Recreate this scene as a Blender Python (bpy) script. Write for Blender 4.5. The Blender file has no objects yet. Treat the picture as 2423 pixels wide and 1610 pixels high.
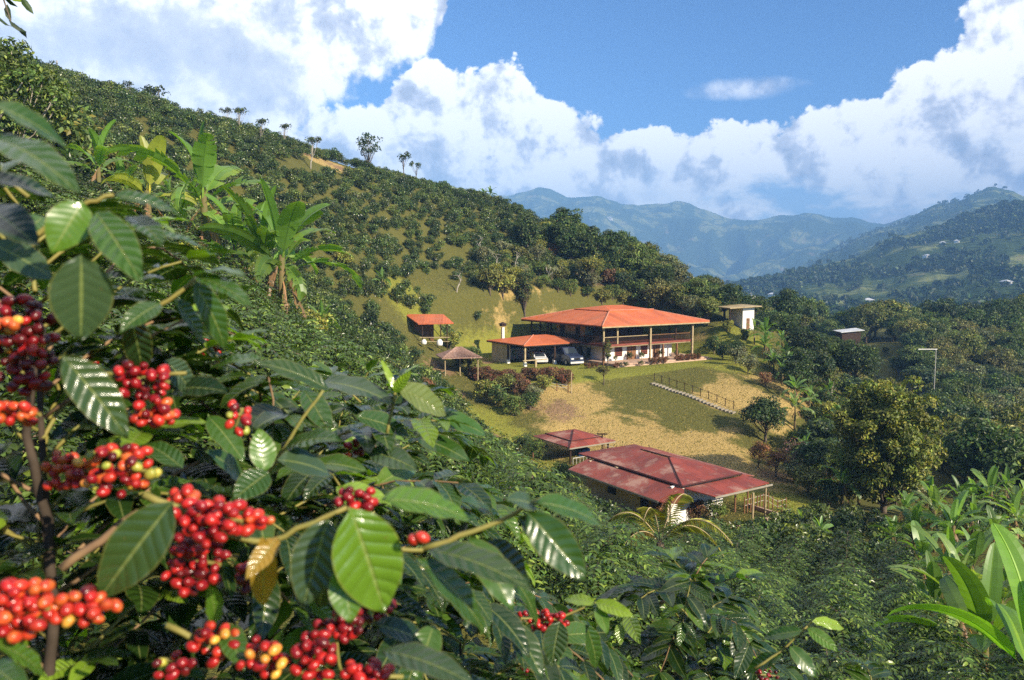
import bpy, math, random
import numpy as np
from mathutils import Vector, Matrix
R = math.radians
sc = bpy.context.scene
col = sc.collection
rng = np.random.default_rng(7)
random.seed(7)

# ------------------------------------------------------------------ camera
F, CX, CY, HZ = 1800.0, 1211.5, 805.0, 650.0          # focal length, centre and horizon in photo pixels
PITCH = math.atan((CY-HZ)/F)
cam_d = bpy.data.cameras.new("camera"); cam = bpy.data.objects.new("camera", cam_d); col.objects.link(cam)
cam_d.sensor_width = 36; cam_d.lens = 36*F/2423.0
cam_d.clip_start = 0.05; cam_d.clip_end = 30000
cam.location = (0, 0, 0); cam.rotation_euler = (R(90)-PITCH, 0, 0)
cam_d.dof.use_dof = True; cam_d.dof.focus_distance = 30; cam_d.dof.aperture_fstop = 6.3
sc.camera = cam
def ray(px, py):
    u, v = (px-CX)/F, (CY-py)/F
    return np.array((u, math.cos(PITCH)+v*math.sin(PITCH), -math.sin(PITCH)+v*math.cos(PITCH)))
def W(px, py, D):
    r = ray(px, py); return r*(D/r[1])

# ------------------------------------------------------------------ sun
SUN_EL = R(28); SUN_AZ = math.atan2(.72, -.69)          # from behind the camera, to the right (angle from +Y to +X)
SV = Vector((math.sin(SUN_AZ)*math.cos(SUN_EL), math.cos(SUN_AZ)*math.cos(SUN_EL), math.sin(SUN_EL)))
sd = bpy.data.lights.new("sun", 'SUN'); sun = bpy.data.objects.new("sun", sd); col.objects.link(sun)
sd.energy = 5.0; sd.angle = R(0.5); sd.color = (1, .88, .68)
sun.rotation_euler = SV.to_track_quat('Z', 'Y').to_euler()

# ------------------------------------------------------------------ node helper
class NT:
    def __init__(s, nt): s.nt = nt; s.N = nt.nodes; s.L = nt.links
    def n(s, t, **k):
        x = s.N.new(t)
        for a, b in k.items(): setattr(x, a, b)
        return x
    def put(s, sock, v):
        if isinstance(v, bpy.types.NodeSocket): s.L.new(v, sock)
        elif v is not None:
            if isinstance(v, (tuple, list)) and len(v) == 3 and sock.type == 'RGBA': v = (*v, 1)
            sock.default_value = v
    def m(s, op, a, b=None, c=None, clamp=False):
        x = s.n('ShaderNodeMath', operation=op, use_clamp=clamp)
        for i, v in enumerate((a, b, c)): s.put(x.inputs[i], v) if v is not None else None
        return x.outputs[0]
    def v(s, op, a, b=None):
        x = s.n('ShaderNodeVectorMath', operation=op); s.put(x.inputs[0], a)
        if b is not None: s.put(x.inputs[3] if op == 'SCALE' else x.inputs[1], b)
        return x.outputs['Value'] if op in ('LENGTH', 'DOT_PRODUCT') else x.outputs[0]
    def mix(s, f, a, b, blend='MIX'):
        x = s.n('ShaderNodeMix', data_type='RGBA', blend_type=blend, clamp_factor=True)
        s.put(x.inputs[0], f); s.put(x.inputs[6], a); s.put(x.inputs[7], b); return x.outputs[2]
    def noise(s, vec, scale, detail=4, rough=.5, dist=0, out='Fac'):
        x = s.n('ShaderNodeTexNoise'); s.put(x.inputs['Vector'], vec); x.inputs['Scale'].default_value = scale
        x.inputs['Detail'].default_value = detail; x.inputs['Roughness'].default_value = rough
        x.inputs['Distortion'].default_value = dist; return x.outputs[out]
    def vor(s, vec, scale, feature='F1', detail=0, out='Distance', rand=1.):
        x = s.n('ShaderNodeTexVoronoi', feature=feature); s.put(x.inputs['Vector'], vec); x.inputs['Scale'].default_value = scale
        x.inputs['Detail'].default_value = detail; x.inputs['Randomness'].default_value = rand; return x.outputs[out]
    def sstep(s, x, a, b):
        m = s.n('ShaderNodeMapRange', interpolation_type='SMOOTHSTEP'); s.put(m.inputs[0], x)
        m.inputs[1].default_value = a; m.inputs[2].default_value = b; m.inputs[3].default_value = 0; m.inputs[4].default_value = 1
        return m.outputs[0]
    def curve(s, x, pts):
        """piecewise-linear function of x, any ranges"""
        xs = [p[0] for p in pts]; ys = [p[1] for p in pts]
        x0, x1, y0, y1 = min(xs), max(xs), min(ys), max(ys)
        t = s.m('DIVIDE', s.m('SUBTRACT', x, x0), x1-x0, clamp=True)
        c = s.n('ShaderNodeFloatCurve'); s.put(c.inputs['Value'], t)
        cv = c.mapping.curves[0]
        q = [((a-x0)/(x1-x0), (b-y0)/(y1-y0)) for a, b in pts]
        cv.points[0].location = q[0]; cv.points[1].location = q[-1]
        for p in q[1:-1]: cv.points.new(*p)
        for p in cv.points: p.handle_type = 'VECTOR'
        c.mapping.update()
        return s.m('ADD', s.m('MULTIPLY', c.outputs[0], y1-y0), y0)

# ------------------------------------------------------------------ world: sky texture with cumulus
wd = bpy.data.worlds.new("World"); sc.world = wd; wd.use_nodes = True
w = NT(wd.node_tree); w.N.clear()
sky = w.n('ShaderNodeTexSky', sky_type='NISHITA', sun_disc=False)
sky.sun_elevation = SUN_EL; sky.sun_rotation = SUN_AZ; sky.altitude = 1500; sky.air_density = 1.0; sky.dust_density = .4; sky.ozone_density = 2.0
STR = 0.08; CLB = 1.0
dirv = w.n('ShaderNodeTexCoord').outputs['Generated']
sep = w.n('ShaderNodeSeparateXYZ'); w.put(sep.inputs[0], dirv)
az = w.m('ARCTAN2', sep.outputs[0], sep.outputs[1])
el = w.m('ARCSINE', sep.outputs[2])
def azel(px, py):
    r = ray(px, py); r = r/np.linalg.norm(r); return math.atan2(r[0], r[1]), math.asin(r[2])
def AE(pts): return [azel(*p) for p in pts]
bank = AE([(-2200, 500), (-900, 430), (300, 430), (640, 400), (700, 300), (770, 262), (880, 268), (915, 215), (960, 170), (1030, 158), (1120, 172), (1170, 160), (1250, 195),
           (1300, 228), (1370, 255), (1440, 290), (1500, 310), (1570, 312), (1640, 296), (1740, 275), (1850, 262), (1950, 240), (2040, 220), (2100, 205),
           (2130, 150), (2160, 90), (2240, 60), (2290, 20), (2330, -60), (2700, -300), (4000, 100), (6000, 300)])
left = AE([(-2600, 500), (-800, 480), (600, 420), (700, 300), (740, 225), (850, 195), (880, 165), (960, 150), (1010, 120), (1020, 60), (1030, -30), (1100, -600), (1300, -1600), (1500, -2300)])
left = [(-3.14, 2.), (-1.5, 2.), (-1.2, .5)]+[q for q in left if q[0] > -1.1]
bank = [(-3.14, -.3), (-1.9, -.2)]+[q for q in bank if q[0] > -1.1]+[(1.7, .25), (2.2, -.2), (3.14, -.3)]
def warped(vec, scale, amp, det=3):
    return w.v('ADD', vec, w.v('SCALE', w.v('SUBTRACT', w.noise(vec, scale, det, .55, out='Color'), (.5, .5, .5)), amp))
wv = warped(dirv, 7, .03)
we = warped(dirv, 9, .10, 5)
se = w.n('ShaderNodeSeparateXYZ'); w.put(se.inputs[0], we)
azw = w.m('ARCTAN2', se.outputs[0], se.outputs[1])
def billow(vec):
    a = w.vor(vec, 11, 'SMOOTH_F1'); b = w.vor(vec, 27, 'SMOOTH_F1'); c = w.vor(vec, 62, 'SMOOTH_F1'); e_ = w.vor(vec, 140, 'F1'); d = w.noise(vec, 60, 9, .68)
    s_ = w.m('MULTIPLY', a, -.85); s_ = w.m('MULTIPLY_ADD', b, -.34, s_); s_ = w.m('MULTIPLY_ADD', e_, -.07, w.m('MULTIPLY_ADD', c, -.18, s_))
    return w.m('MULTIPLY_ADD', w.m('SUBTRACT', d, .5), .30, s_)
b0 = billow(wv)
b1 = billow(w.v('ADD', wv, (.016, -.004, .020)))
relief = w.m('SUBTRACT', b0, b1)                       # >0 on the side that faces the sun; paints light and shade onto the clouds
soft = w.noise(dirv, 5, 6, .6)
low = w.noise(w.v('MULTIPLY', wv, (1, 1, 1.9)), 5.0, 6, .6)
sA = w.m('SUBTRACT', w.curve(az, bank), el)
sB = w.m('SUBTRACT', el, w.curve(azw, left))
nz = w.m('MULTIPLY', w.m('ADD', b0, .58), .10)
nzB = w.m('MULTIPLY', w.m('ADD', w.m('MULTIPLY', w.m('ADD', b0, .58), .9), w.m('SUBTRACT', soft, .5)), .12)
dA = w.m('ADD', sA, nz); dB = w.m('ADD', sB, nzB)
gap = w.m('MULTIPLY', w.sstep(w.noise(w.v('MULTIPLY', wv, (1, 1, 2.6)), 6.5, 6, .62), .47, .62), w.sstep(el, .165, .10))
gap = w.m('MULTIPLY', gap, w.sstep(az, .12, .34))
cA = w.m('MULTIPLY', w.sstep(dA, -.001, .007), w.m('SUBTRACT', 1., w.m('MULTIPLY', gap, .85)))
cB = w.sstep(dB, -.006, .022)
wis = w.m('ADD', w.m('POWER', w.m('DIVIDE', w.m('SUBTRACT', azw, azel(1765, 210)[0]), .075), 2.), w.m('POWER', w.m('DIVIDE', w.m('SUBTRACT', el, azel(1765, 210)[1]), .015), 2.))
cW = w.m('MULTIPLY', w.sstep(w.m('ADD', wis, w.m('MULTIPLY', w.noise(wv, 22, 6, .65), 1.6)), 1.9, .5), .6)
cov = w.m('MAXIMUM', w.m('MAXIMUM', cA, cB), cW)
greyA = w.m('MULTIPLY', w.sstep(low, .45, .60), w.sstep(dA, .02, .13))
gc = azel(430, 190); gd = w.m('ADD', w.m('POWER', w.m('DIVIDE', w.m('SUBTRACT', az, gc[0]), .36), 2.), w.m('POWER', w.m('DIVIDE', w.m('SUBTRACT', el, gc[1]), .085), 2.))
greyL = w.m('MULTIPLY', w.sstep(dB, .02, .12), w.sstep(w.m('ADD', gd, w.m('MULTIPLY', w.m('SUBTRACT', low, .5), -3.2)), 1.8, .2))
grey = w.m('MAXIMUM', w.m('MULTIPLY', greyA, .62), w.m('MULTIPLY', greyL, .95))
lit = w.m('MULTIPLY_ADD', relief, w.m('MULTIPLY_ADD', grey, -2.2, 3.0), w.m('SUBTRACT', .86, w.m('MULTIPLY', grey, .5)), clamp=True)
ramp = w.n('ShaderNodeValToRGB'); w.put(ramp.inputs[0], lit)
e = ramp.color_ramp.elements; e[0].position = .1; e[0].color = (.38, .41, .50, 1); e[1].position = .95; e[1].color = (1.05, 1.03, 1.0, 1)
m_ = e.new(.5); m_.color = (.60, .62, .70, 1); m_ = e.new(.75); m_.color = (.92, .91, .92, 1)
cl = w.v('SCALE', ramp.outputs[0], CLB/STR)
skyc = w.mix(1., sky.outputs[0], (.60, .93, 1.30), 'MULTIPLY')
hor = w.m('MULTIPLY', w.sstep(el, .14, 0.), .45)
skyc = w.mix(hor, skyc, (5.2, 6.6, 8.4))
bg = w.n('ShaderNodeBackground'); w.put(bg.inputs[0], w.mix(cov, skyc, cl)); bg.inputs[1].default_value = STR
out = w.n('ShaderNodeOutputWorld'); w.L.new(bg.outputs[0], out.inputs[0])
wd.cycles.sampling_method = 'MANUAL'; wd.cycles.sample_map_resolution = 512

sc.view_settings.view_transform = 'Standard'; sc.view_settings.look = 'None'; sc.view_settings.gamma = 1
sc.view_settings.exposure = 0.72
sc.render.engine = 'CYCLES'
cy = sc.cycles
cy.use_denoising = False
cy.use_adaptive_sampling = True; cy.adaptive_threshold = .01
cy.max_bounces = 6; cy.diffuse_bounces = 3; cy.glossy_bounces = 2; cy.transmission_bounces = 3; cy.transparent_max_bounces = 4; cy.volume_bounces = 0
cy.caustics_reflective = False; cy.caustics_refractive = False
cy.sample_clamp_indirect = 4

# ------------------------------------------------------------------ object helpers
def tag(o, label=None, cat=None, group=None, kind=None):
    if label: o['label'] = label
    if cat: o['category'] = cat
    if group: o['group'] = group
    if kind: o['kind'] = kind
    return o
def empty(name, loc=(0, 0, 0), rz=0, scale=1, parent=None):
    o = bpy.data.objects.new(name, None); col.objects.link(o); o.location = loc; o.rotation_euler = (0, 0, rz); o.scale = (scale,)*3
    o.empty_display_size = .2; o.parent = parent; return o
def mk(name, V, Fs, mat, parent=None, C=None, smooth=False, mats=None, midx=None):
    """one mesh object from numpy verts and a list/array of faces"""
    me = bpy.data.meshes.new(name)
    V = np.asarray(V, dtype=np.float32).reshape(-1, 3)
    if isinstance(Fs, np.ndarray):
        k = Fs.shape[1]; nf = len(Fs)
        me.vertices.add(len(V)); me.vertices.foreach_set('co', V.ravel())
        me.loops.add(nf*k); me.loops.foreach_set('vertex_index', Fs.astype(np.int32).ravel())
        me.polygons.add(nf); me.polygons.foreach_set('loop_start', np.arange(0, nf*k, k, dtype=np.int32))
        me.update(calc_edges=True)
    else:
        me.from_pydata([tuple(map(float, v)) for v in V], [], [tuple(int(i) for i in f) for f in Fs]); me.update()
    if C is not None:
        a = me.attributes.new('Col', 'FLOAT_COLOR', 'POINT')
        C = np.asarray(C, dtype=np.float32)
        if C.shape[1] == 3: C = np.hstack([C, np.ones((len(C), 1), np.float32)])
        a.data.foreach_set('color', C.ravel())
    for mm in (mats or [mat]): me.materials.append(mm)
    if midx is not None: me.polygons.foreach_set('material_index', np.asarray(midx, dtype=np.int32))
    me.polygons.foreach_set('use_smooth', np.full(len(me.polygons), bool(smooth)))
    o = bpy.data.objects.new(name, me); col.objects.link(o); o.parent = parent
    return o
class MB:
    """collects boxes, bars and tubes for one mesh"""
    def __init__(s): s.V = []; s.F = []
    def add(s, V, Fs):
        k = len(s.V); s.V += [tuple(map(float, v)) for v in V]; s.F += [tuple(i+k for i in f) for f in Fs]; return s
    def box(s, c, d, rz=0, X=None):
        cx, cy_, cz = c; a, b, h = (q/2 for q in d); ca, sa = math.cos(rz), math.sin(rz)
        V = []
        for z in (-h, h):
            for x, y in ((-a, -b), (a, -b), (a, b), (-a, b)): V.append((cx+x*ca-y*sa, cy_+x*sa+y*ca, cz+z))
        return s.add(V, [(0, 3, 2, 1), (4, 5, 6, 7), (0, 1, 5, 4), (1, 2, 6, 5), (2, 3, 7, 6), (3, 0, 4, 7)])
    def bx(s, x0, x1, y0, y1, z0, z1): return s.box(((x0+x1)/2, (y0+y1)/2, (z0+z1)/2), (abs(x1-x0), abs(y1-y0), abs(z1-z0)))
    def tube(s, pts, rad, n=6, cap=True):
        pts = [Vector(p) for p in pts]; rad = rad if hasattr(rad, '__len__') else [rad]*len(pts)
        rings = []; V = []; Fs = []
        ref = None
        for i, p in enumerate(pts):
            t = (pts[min(i+1, len(pts)-1)]-pts[max(i-1, 0)])
            t = t.normalized() if t.length > 1e-9 else Vector((0, 0, 1))
            if ref is None:
                ref = Vector((0, 0, 1)) if abs(t.z) < .9 else Vector((1, 0, 0))
            u = t.cross(ref)
            if u.length < 1e-6: u = t.cross(Vector((0, 1, .3)))
            u.normalize(); q = t.cross(u); ref = -q if False else ref
            for j in range(n):
                a = 2*math.pi*j/n; V.append(p+(u*math.cos(a)+q*math.sin(a))*rad[i])
        for i in range(len(pts)-1):
            for j in range(n):
                a, b = i*n+j, i*n+(j+1) % n; Fs.append((a, b, b+n, a+n))
        if cap: Fs.append(tuple(range(n-1, -1, -1))); Fs.append(tuple(range((len(pts)-1)*n, len(pts)*n)))
        return s.add(V, Fs)
    def bar(s, a, b, wd_, ht=None): return s.tube([a, b], wd_/2*1.2, 4)
    def quad(s, a, b, c, d): return s.add([a, b, c, d], [(0, 1, 2, 3)])
    def build(s, name, mat, parent=None, smooth=False):
        return mk(name, s.V, s.F, mat, parent, smooth=smooth)
def slab(mb, top, th):
    """thickens a polygon downwards"""
    n = len(top); V = [tuple(p) for p in top]+[(p[0], p[1], p[2]-th) for p in top]
    Fs = [tuple(range(n)), tuple(range(2*n-1, n-1, -1))]+[(i, i+n, (i+1) % n+n, (i+1) % n) for i in range(n)]
    mb.add(V, Fs)
def rmat(name, base, rough=.7, var=None, scale=4., spec=.3, bump=0., bscale=40., metal=0., extra=None, detail=5):
    """plain procedural surface: base colour broken by two noises"""
    m = bpy.data.materials.new(name); m.use_nodes = True; t = NT(m.node_tree); b = t.N['Principled BSDF']
    co = t.n('ShaderNodeTexCoord').outputs['Object']
    base = tuple(base); var = var or tuple(c*.6 for c in base)
    f = t.noise(co, scale, detail, .6)
    c = t.mix(t.sstep(f, .35, .7), base, var)
    f2 = t.noise(co, scale*7, 3, .6)
    c = t.mix(t.m('MULTIPLY', f2, .35), c, tuple(x*.65 for x in base))
    if extra: c = extra(t, co, c)
    t.put(b.inputs['Base Color'], c); b.inputs['Roughness'].default_value = rough; b.inputs['Specular IOR Level'].default_value = spec; b.inputs['Metallic'].default_value = metal
    if bump:
        bp = t.n('ShaderNodeBump'); bp.inputs['Strength'].default_value = bump; t.put(bp.inputs['Height'], t.noise(co, bscale, 4, .6)); t.L.new(bp.outputs[0], b.inputs['Normal'])
    return m
# ------------------------------------------------------------------ terrain
PHI = R(33); E1 = np.array((math.cos(PHI), math.sin(PHI))); E2 = np.array((-math.sin(PHI), math.cos(PHI)))
PAD = -10.25
ctrl_px = [  # photo pixel of the bare ground and its distance
 (-300, 60, 80), (-100, 130, 85), (150, 215, 95), (420, 300, 108), (620, 340, 115), (860, 408, 125), (1000, 447, 130), (1150, 482, 135), (1300, 540, 132), (1450, 612, 125),
 (1560, 668, 118), (1680, 735, 108), (1735, 775, 100), (150, 340, 58), (450, 410, 75), (700, 460, 88), (900, 530, 100), (1100, 570, 110), (1300, 630, 112),
 (1000, 650, 98), (1200, 690, 98), (1400, 715, 104), (1580, 735, 106), (600, 540, 75), (800, 620, 80), (960, 700, 86), (1100, 750, 88), (1210, 768, 90), (1150, 790, 88),
 (1010, 815, 80), (1060, 850, 77), (1720, 800, 97), (1770, 840, 92),
 (0, 420, 30), (200, 500, 34), (400, 520, 48), (500, 640, 36), (650, 800, 29), (560, 760, 31), (-400, 350, 30),
 (900, 890, 52), (760, 830, 42), (1000, 930, 58), (1080, 990, 58), (1150, 1050, 55), (1240, 1110, 52),
 (1080, 905, 72), (1130, 965, 67), (1190, 1035, 61), (1290, 955, 68), (1500, 985, 68), (1700, 975, 71), (1640, 1080, 60), (1760, 1130, 56), (1840, 1170, 53),
 (1400, 1050, 61), (1330, 1110, 57), (1700, 1250, 46.5), (1500, 1215, 47), (1600, 1270, 43), (1430, 1190, 48), (1850, 1260, 44), (1780, 1010, 68), (1850, 950, 74), (1800, 900, 80),
 (2100, 1190, 60), (1930, 930, 84), (1950, 1060, 70), (2000, 860, 105), (2300, 1120, 85), (2423, 960, 130), (2080, 830, 150), (2250, 850, 150), (1900, 800, 150), (2000, 800, 215), (2200, 805, 225), (2423, 790, 235), (2700, 780, 230), (1850, 830, 210),
 (1300, 1290, 30), (1100, 1250, 26), (1750, 1330, 32), (2100, 1330, 36), (2423, 1250, 45), (2700, 1200, 60),
]
ctrl_w = [(0, 0, -1.75), (0, 3.5, -3.0), (-5, 3, -1.7), (-6, 10, -2.3), (5, 3, -4.0), (3, 10, -6.8), (8, 14, -9.0), (-3, 18, -4.4), (0, -6, -.4), (-8, -6, .8), (8, -6, -1.6), (-12, 12, -.4), (-14, 20, 1.2),
          (18, 14, -9.2), (8, 22, -10.6), (16, 24, -11.6), (25, 30, -12), (40, 40, -15), (-60, 10, 16), (-80, 60, 22),
          (-60, 130, 14), (-40, 165, 2), (0, 175, -8), (30, 165, -16), (60, 150, -22), (-90, 160, 12), (-100, 220, 0), (0, 240, -40), (50, 240, -42), (90, 260, -45), (150, 270, -42), (-60, 260, -30), (-120, 100, 26), (45, 120, -17),
          (120, 60, -26), (160, 120, -26), (60, -10, -8), (-60, -10, 12), (-25, 25, 5), (90, 20, -18), (200, 200, -34), (200, 60, -38)]
P = np.array([W(*p) for p in ctrl_px]+[list(p) for p in ctrl_w])
def tps(r): return np.where(r > 1e-9, r*r*np.log(r+1e-12), 0)
def fitrbf(P, lam=2.0):
    n = len(P); r = np.linalg.norm(P[:, None, :2]-P[None, :, :2], axis=2); K = tps(r)+np.eye(n)*lam
    Q = np.hstack([np.ones((n, 1)), P[:, :2]]); A = np.block([[K, Q], [Q.T, np.zeros((3, 3))]])
    return np.linalg.solve(A, np.concatenate([P[:, 2], np.zeros(3)]))
RB = fitrbf(P)
NPT = P[:, :2].copy()
NC = W(1425.6, 771.6, 84)[:2]                           # ground point under the near eave corner of the house
def sst(x, a, b):
    t = np.clip((x-a)/(b-a), 0, 1); return t*t*(3-2*t)
_vt = rng.random((64, 64)).astype(float)
def vnoise(x, y):
    x = np.asarray(x, float); y = np.asarray(y, float)
    xi = np.floor(x).astype(int); yi = np.floor(y).astype(int); fx = x-xi; fy = y-yi; fx = fx*fx*(3-2*fx); fy = fy*fy*(3-2*fy)
    g = lambda a, b: _vt[a % 64, b % 64]
    return (g(xi, yi)*(1-fx)+g(xi+1, yi)*fx)*(1-fy)+(g(xi, yi+1)*(1-fx)+g(xi+1, yi+1)*fx)*fy-.5
def fbm(x, y, o=4):
    s_, a = 0, 1.
    for i in range(o): s_ = s_+a*vnoise(x*2**i+i*7.3, y*2**i+i*3.1); a *= .5
    return s_
def house_uv(x, y):
    return (x-NC[0])*E1[0]+(y-NC[1])*E1[1], (x-NC[0])*E2[0]+(y-NC[1])*E2[1]
def pad_mask(x, y):
    u, v = house_uv(x, y)
    du = np.maximum(np.maximum(-12-u, u-20), 0); dv = np.maximum(np.maximum(-5.2-v, v-16), 0)
    return 1-sst(np.hypot(du, dv), 0, 3.4)
def ground(x, y):
    x = np.atleast_1d(np.asarray(x, float)); y = np.atleast_1d(np.asarray(y, float)); sh = x.shape; X = x.ravel(); Y = y.ravel(); z = np.zeros(len(X))
    for i in range(0, len(X), 20000):
        xx, yy = X[i:i+20000], Y[i:i+20000]
        r = np.hypot(xx[:, None]-NPT[None, :, 0], yy[:, None]-NPT[None, :, 1])
        z[i:i+20000] = tps(r)@RB[:len(NPT)]+RB[-3]+RB[-2]*xx+RB[-1]*yy
    z = z+fbm(X/9, Y/9)*.35+fbm(X/2.3, Y/2.3, 3)*.10
    m = pad_mask(X, Y); z = z*(1-m)+PAD*m
    # shelves under the two sheds
    for (c, a0, a1, b0, b1, zz) in SHELVES:
        u = (X-c[0])*E1[0]+(Y-c[1])*E1[1]; v = (X-c[0])*E2[0]+(Y-c[1])*E2[1]
        d = np.hypot(np.maximum(np.maximum(a0-u, u-a1), 0), np.maximum(np.maximum(b0-v, v-b1), 0)); m = 1-sst(d, 0, 2.2); z = z*(1-m)+zz*m
    return z.reshape(sh)
SH = np.array((9.9, 43.5)); SHZ = -14.75
PV = W(1347.3, 1059.9, 56)[:2]; PVZ = -14.3
SHELVES = [(SH, -1.6, 7, -1.0, 9.5, SHZ), (PV, 0, 4.6, 0, 4.8, PVZ)]
def gz(x, y): return float(ground([x], [y])[0])
def onray(px, py, D0=3, D1=300, n=600):
    """where the ray through a photo pixel first meets the ground"""
    D = np.geomspace(D0, D1, n); r = ray(px, py); p = r[None, :]*(D/r[1])[:, None]; g = ground(p[:, 0], p[:, 1])
    k = np.where(p[:, 2] < g)[0]
    if len(k) == 0: return None
    q = p[k[0]]; return np.array((q[0], q[1], gz(q[0], q[1])))

# near sheet: fine in front, coarser outward
xs = np.concatenate([np.arange(-140, -60, 3.), np.arange(-60, -25, 1.2), np.arange(-25, 45, .6), np.arange(45, 80, 1.2), np.arange(80, 210, 3.)])
ys = np.concatenate([np.arange(-30, 0, 2.), np.arange(0, 40, .8), np.arange(40, 100, .6), np.arange(100, 140, 1.), np.arange(140, 280, 3.)])
GX, GY = np.meshgrid(xs, ys); GZ = ground(GX, GY)
ny, nx = GX.shape
idx = np.arange(ny*nx).reshape(ny, nx)
quads = np.stack([idx[:-1, :-1], idx[:-1, 1:], idx[1:, 1:], idx[1:, :-1]], -1).reshape(-1, 4)

mg = bpy.data.materials.new('hill_ground'); mg.use_nodes = True; t = NT(mg.node_tree); b = t.N['Principled BSDF']
co = t.n('ShaderNodeTexCoord').outputs['Object']; at = t.n('ShaderNodeAttribute', attribute_name='Col').outputs['Color']
sp = t.n('ShaderNodeSeparateColor'); t.put(sp.inputs[0], at)      # R: dry straw, G: bare earth, B: lawn
n1 = t.noise(co, .35, 6, .65); n2 = t.noise(co, 2.2, 5, .7); n3 = t.noise(t.v('MULTIPLY', co, (1, 1, .35)), 9, 4, .7)
green = t.mix(n2, (.085, .098, .022), (.19, .165, .045))
straw = t.mix(n2, (.42, .29, .095), (.55, .39, .15))
earth = t.mix(n3, (.22, .125, .062), (.42, .27, .155))
lawn = t.mix(n1, (.21, .23, .03), (.32, .30, .055))
c = t.mix(t.sstep(t.m('ADD', sp.outputs[0], t.m('MULTIPLY', t.m('SUBTRACT', t.noise(co, .22, 7, .68), .5), 2.8)), .34, .64), green, straw)
c = t.mix(t.sstep(t.m('ADD', sp.outputs[2], t.m('MULTIPLY', t.m('SUBTRACT', n2, .5), .6)), .4, .7), c, lawn)
c = t.mix(t.sstep(t.m('ADD', sp.outputs[1], t.m('MULTIPLY', t.m('SUBTRACT', t.noise(co, .9, 6, .7), .5), 1.5)), .45, .75), c, earth)
c = t.mix(t.m('MULTIPLY', t.sstep(n3, .5, .75), .45), c, (.06, .065, .018))
t.put(b.inputs['Base Color'], c); b.inputs['Roughness'].default_value = .95; b.inputs['Specular IOR Level'].default_value = .1
bp = t.n('ShaderNodeBump'); bp.inputs['Strength'].default_value = .9; bp.inputs['Distance'].default_value = .25
t.put(bp.inputs['Height'], t.m('ADD', n3, t.m('MULTIPLY', n2, 1.5))); t.L.new(bp.outputs[0], b.inputs['Normal'])

def blob(px, py, D, r):
    p = W(px, py, D); return np.exp(-(((GX-p[0])**2+(GY-p[1])**2)/(r*r)))
cR = np.zeros_like(GX); cG = np.zeros_like(GX); cB = np.zeros_like(GX)
for (px, py, D, r) in [(1500, 1030, 63, 6), (1600, 1050, 62, 5), (1400, 1010, 63, 4), (1740, 1060, 60, 5), (1330, 930, 70, 5), (1800, 1100, 58, 4), (1780, 950, 73, 5), (1850, 900, 79, 4), (1300, 730, 94, 7), (1130, 770, 88, 4), (760, 400, 112, 5)]: cR = np.maximum(cR, blob(px, py, D, r))
cR = np.maximum(cR, pad_mask(GX, GY)*.25)
for (px, py, D, r) in [(1320, 960, 67, 3.2), (1130, 710, 92, 3.0), (1090, 730, 90, 2.4), (1150, 760, 89, 2.5), (720, 400, 112, 3.2), (800, 415, 112, 2.5), (660, 375, 112, 2), (1040, 900, 74, 2.2), (1080, 940, 69, 1.6), (1820, 960, 72, 2), (1840, 1120, 57, 3), (1290, 895, 80, 2.5), (1800, 980, 70, 1.5), (1170, 1040, 60, 1.5), (560, 300, 110, 4), (300, 260, 98, 4), (400, 310, 98, 4), (1400, 660, 112, 4), (1450, 640, 118, 3)]: cG = np.maximum(cG, blob(px, py, D, r)*.85)
for (px, py, D, r) in [(1000, 720, 86, 6), (1100, 760, 86, 5), (1190, 800, 86, 5), (1180, 1030, 61, 3.5), (1150, 980, 65, 3), (1280, 775, 95, 4), (1750, 800, 97, 5), (1250, 1070, 57, 3), (1700, 870, 86, 6), (1330, 710, 98, 4), (1840, 1200, 50, 4)]: cB = np.maximum(cB, blob(px, py, D, r))
cB = np.maximum(cB, pad_mask(GX, GY)*.9)
CC = np.stack([cR, cG, cB], -1).reshape(-1, 3)
g = mk('ground', np.stack([GX, GY, GZ], -1), quads, mg, C=CC, smooth=True); tag(g, kind='structure')

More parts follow.
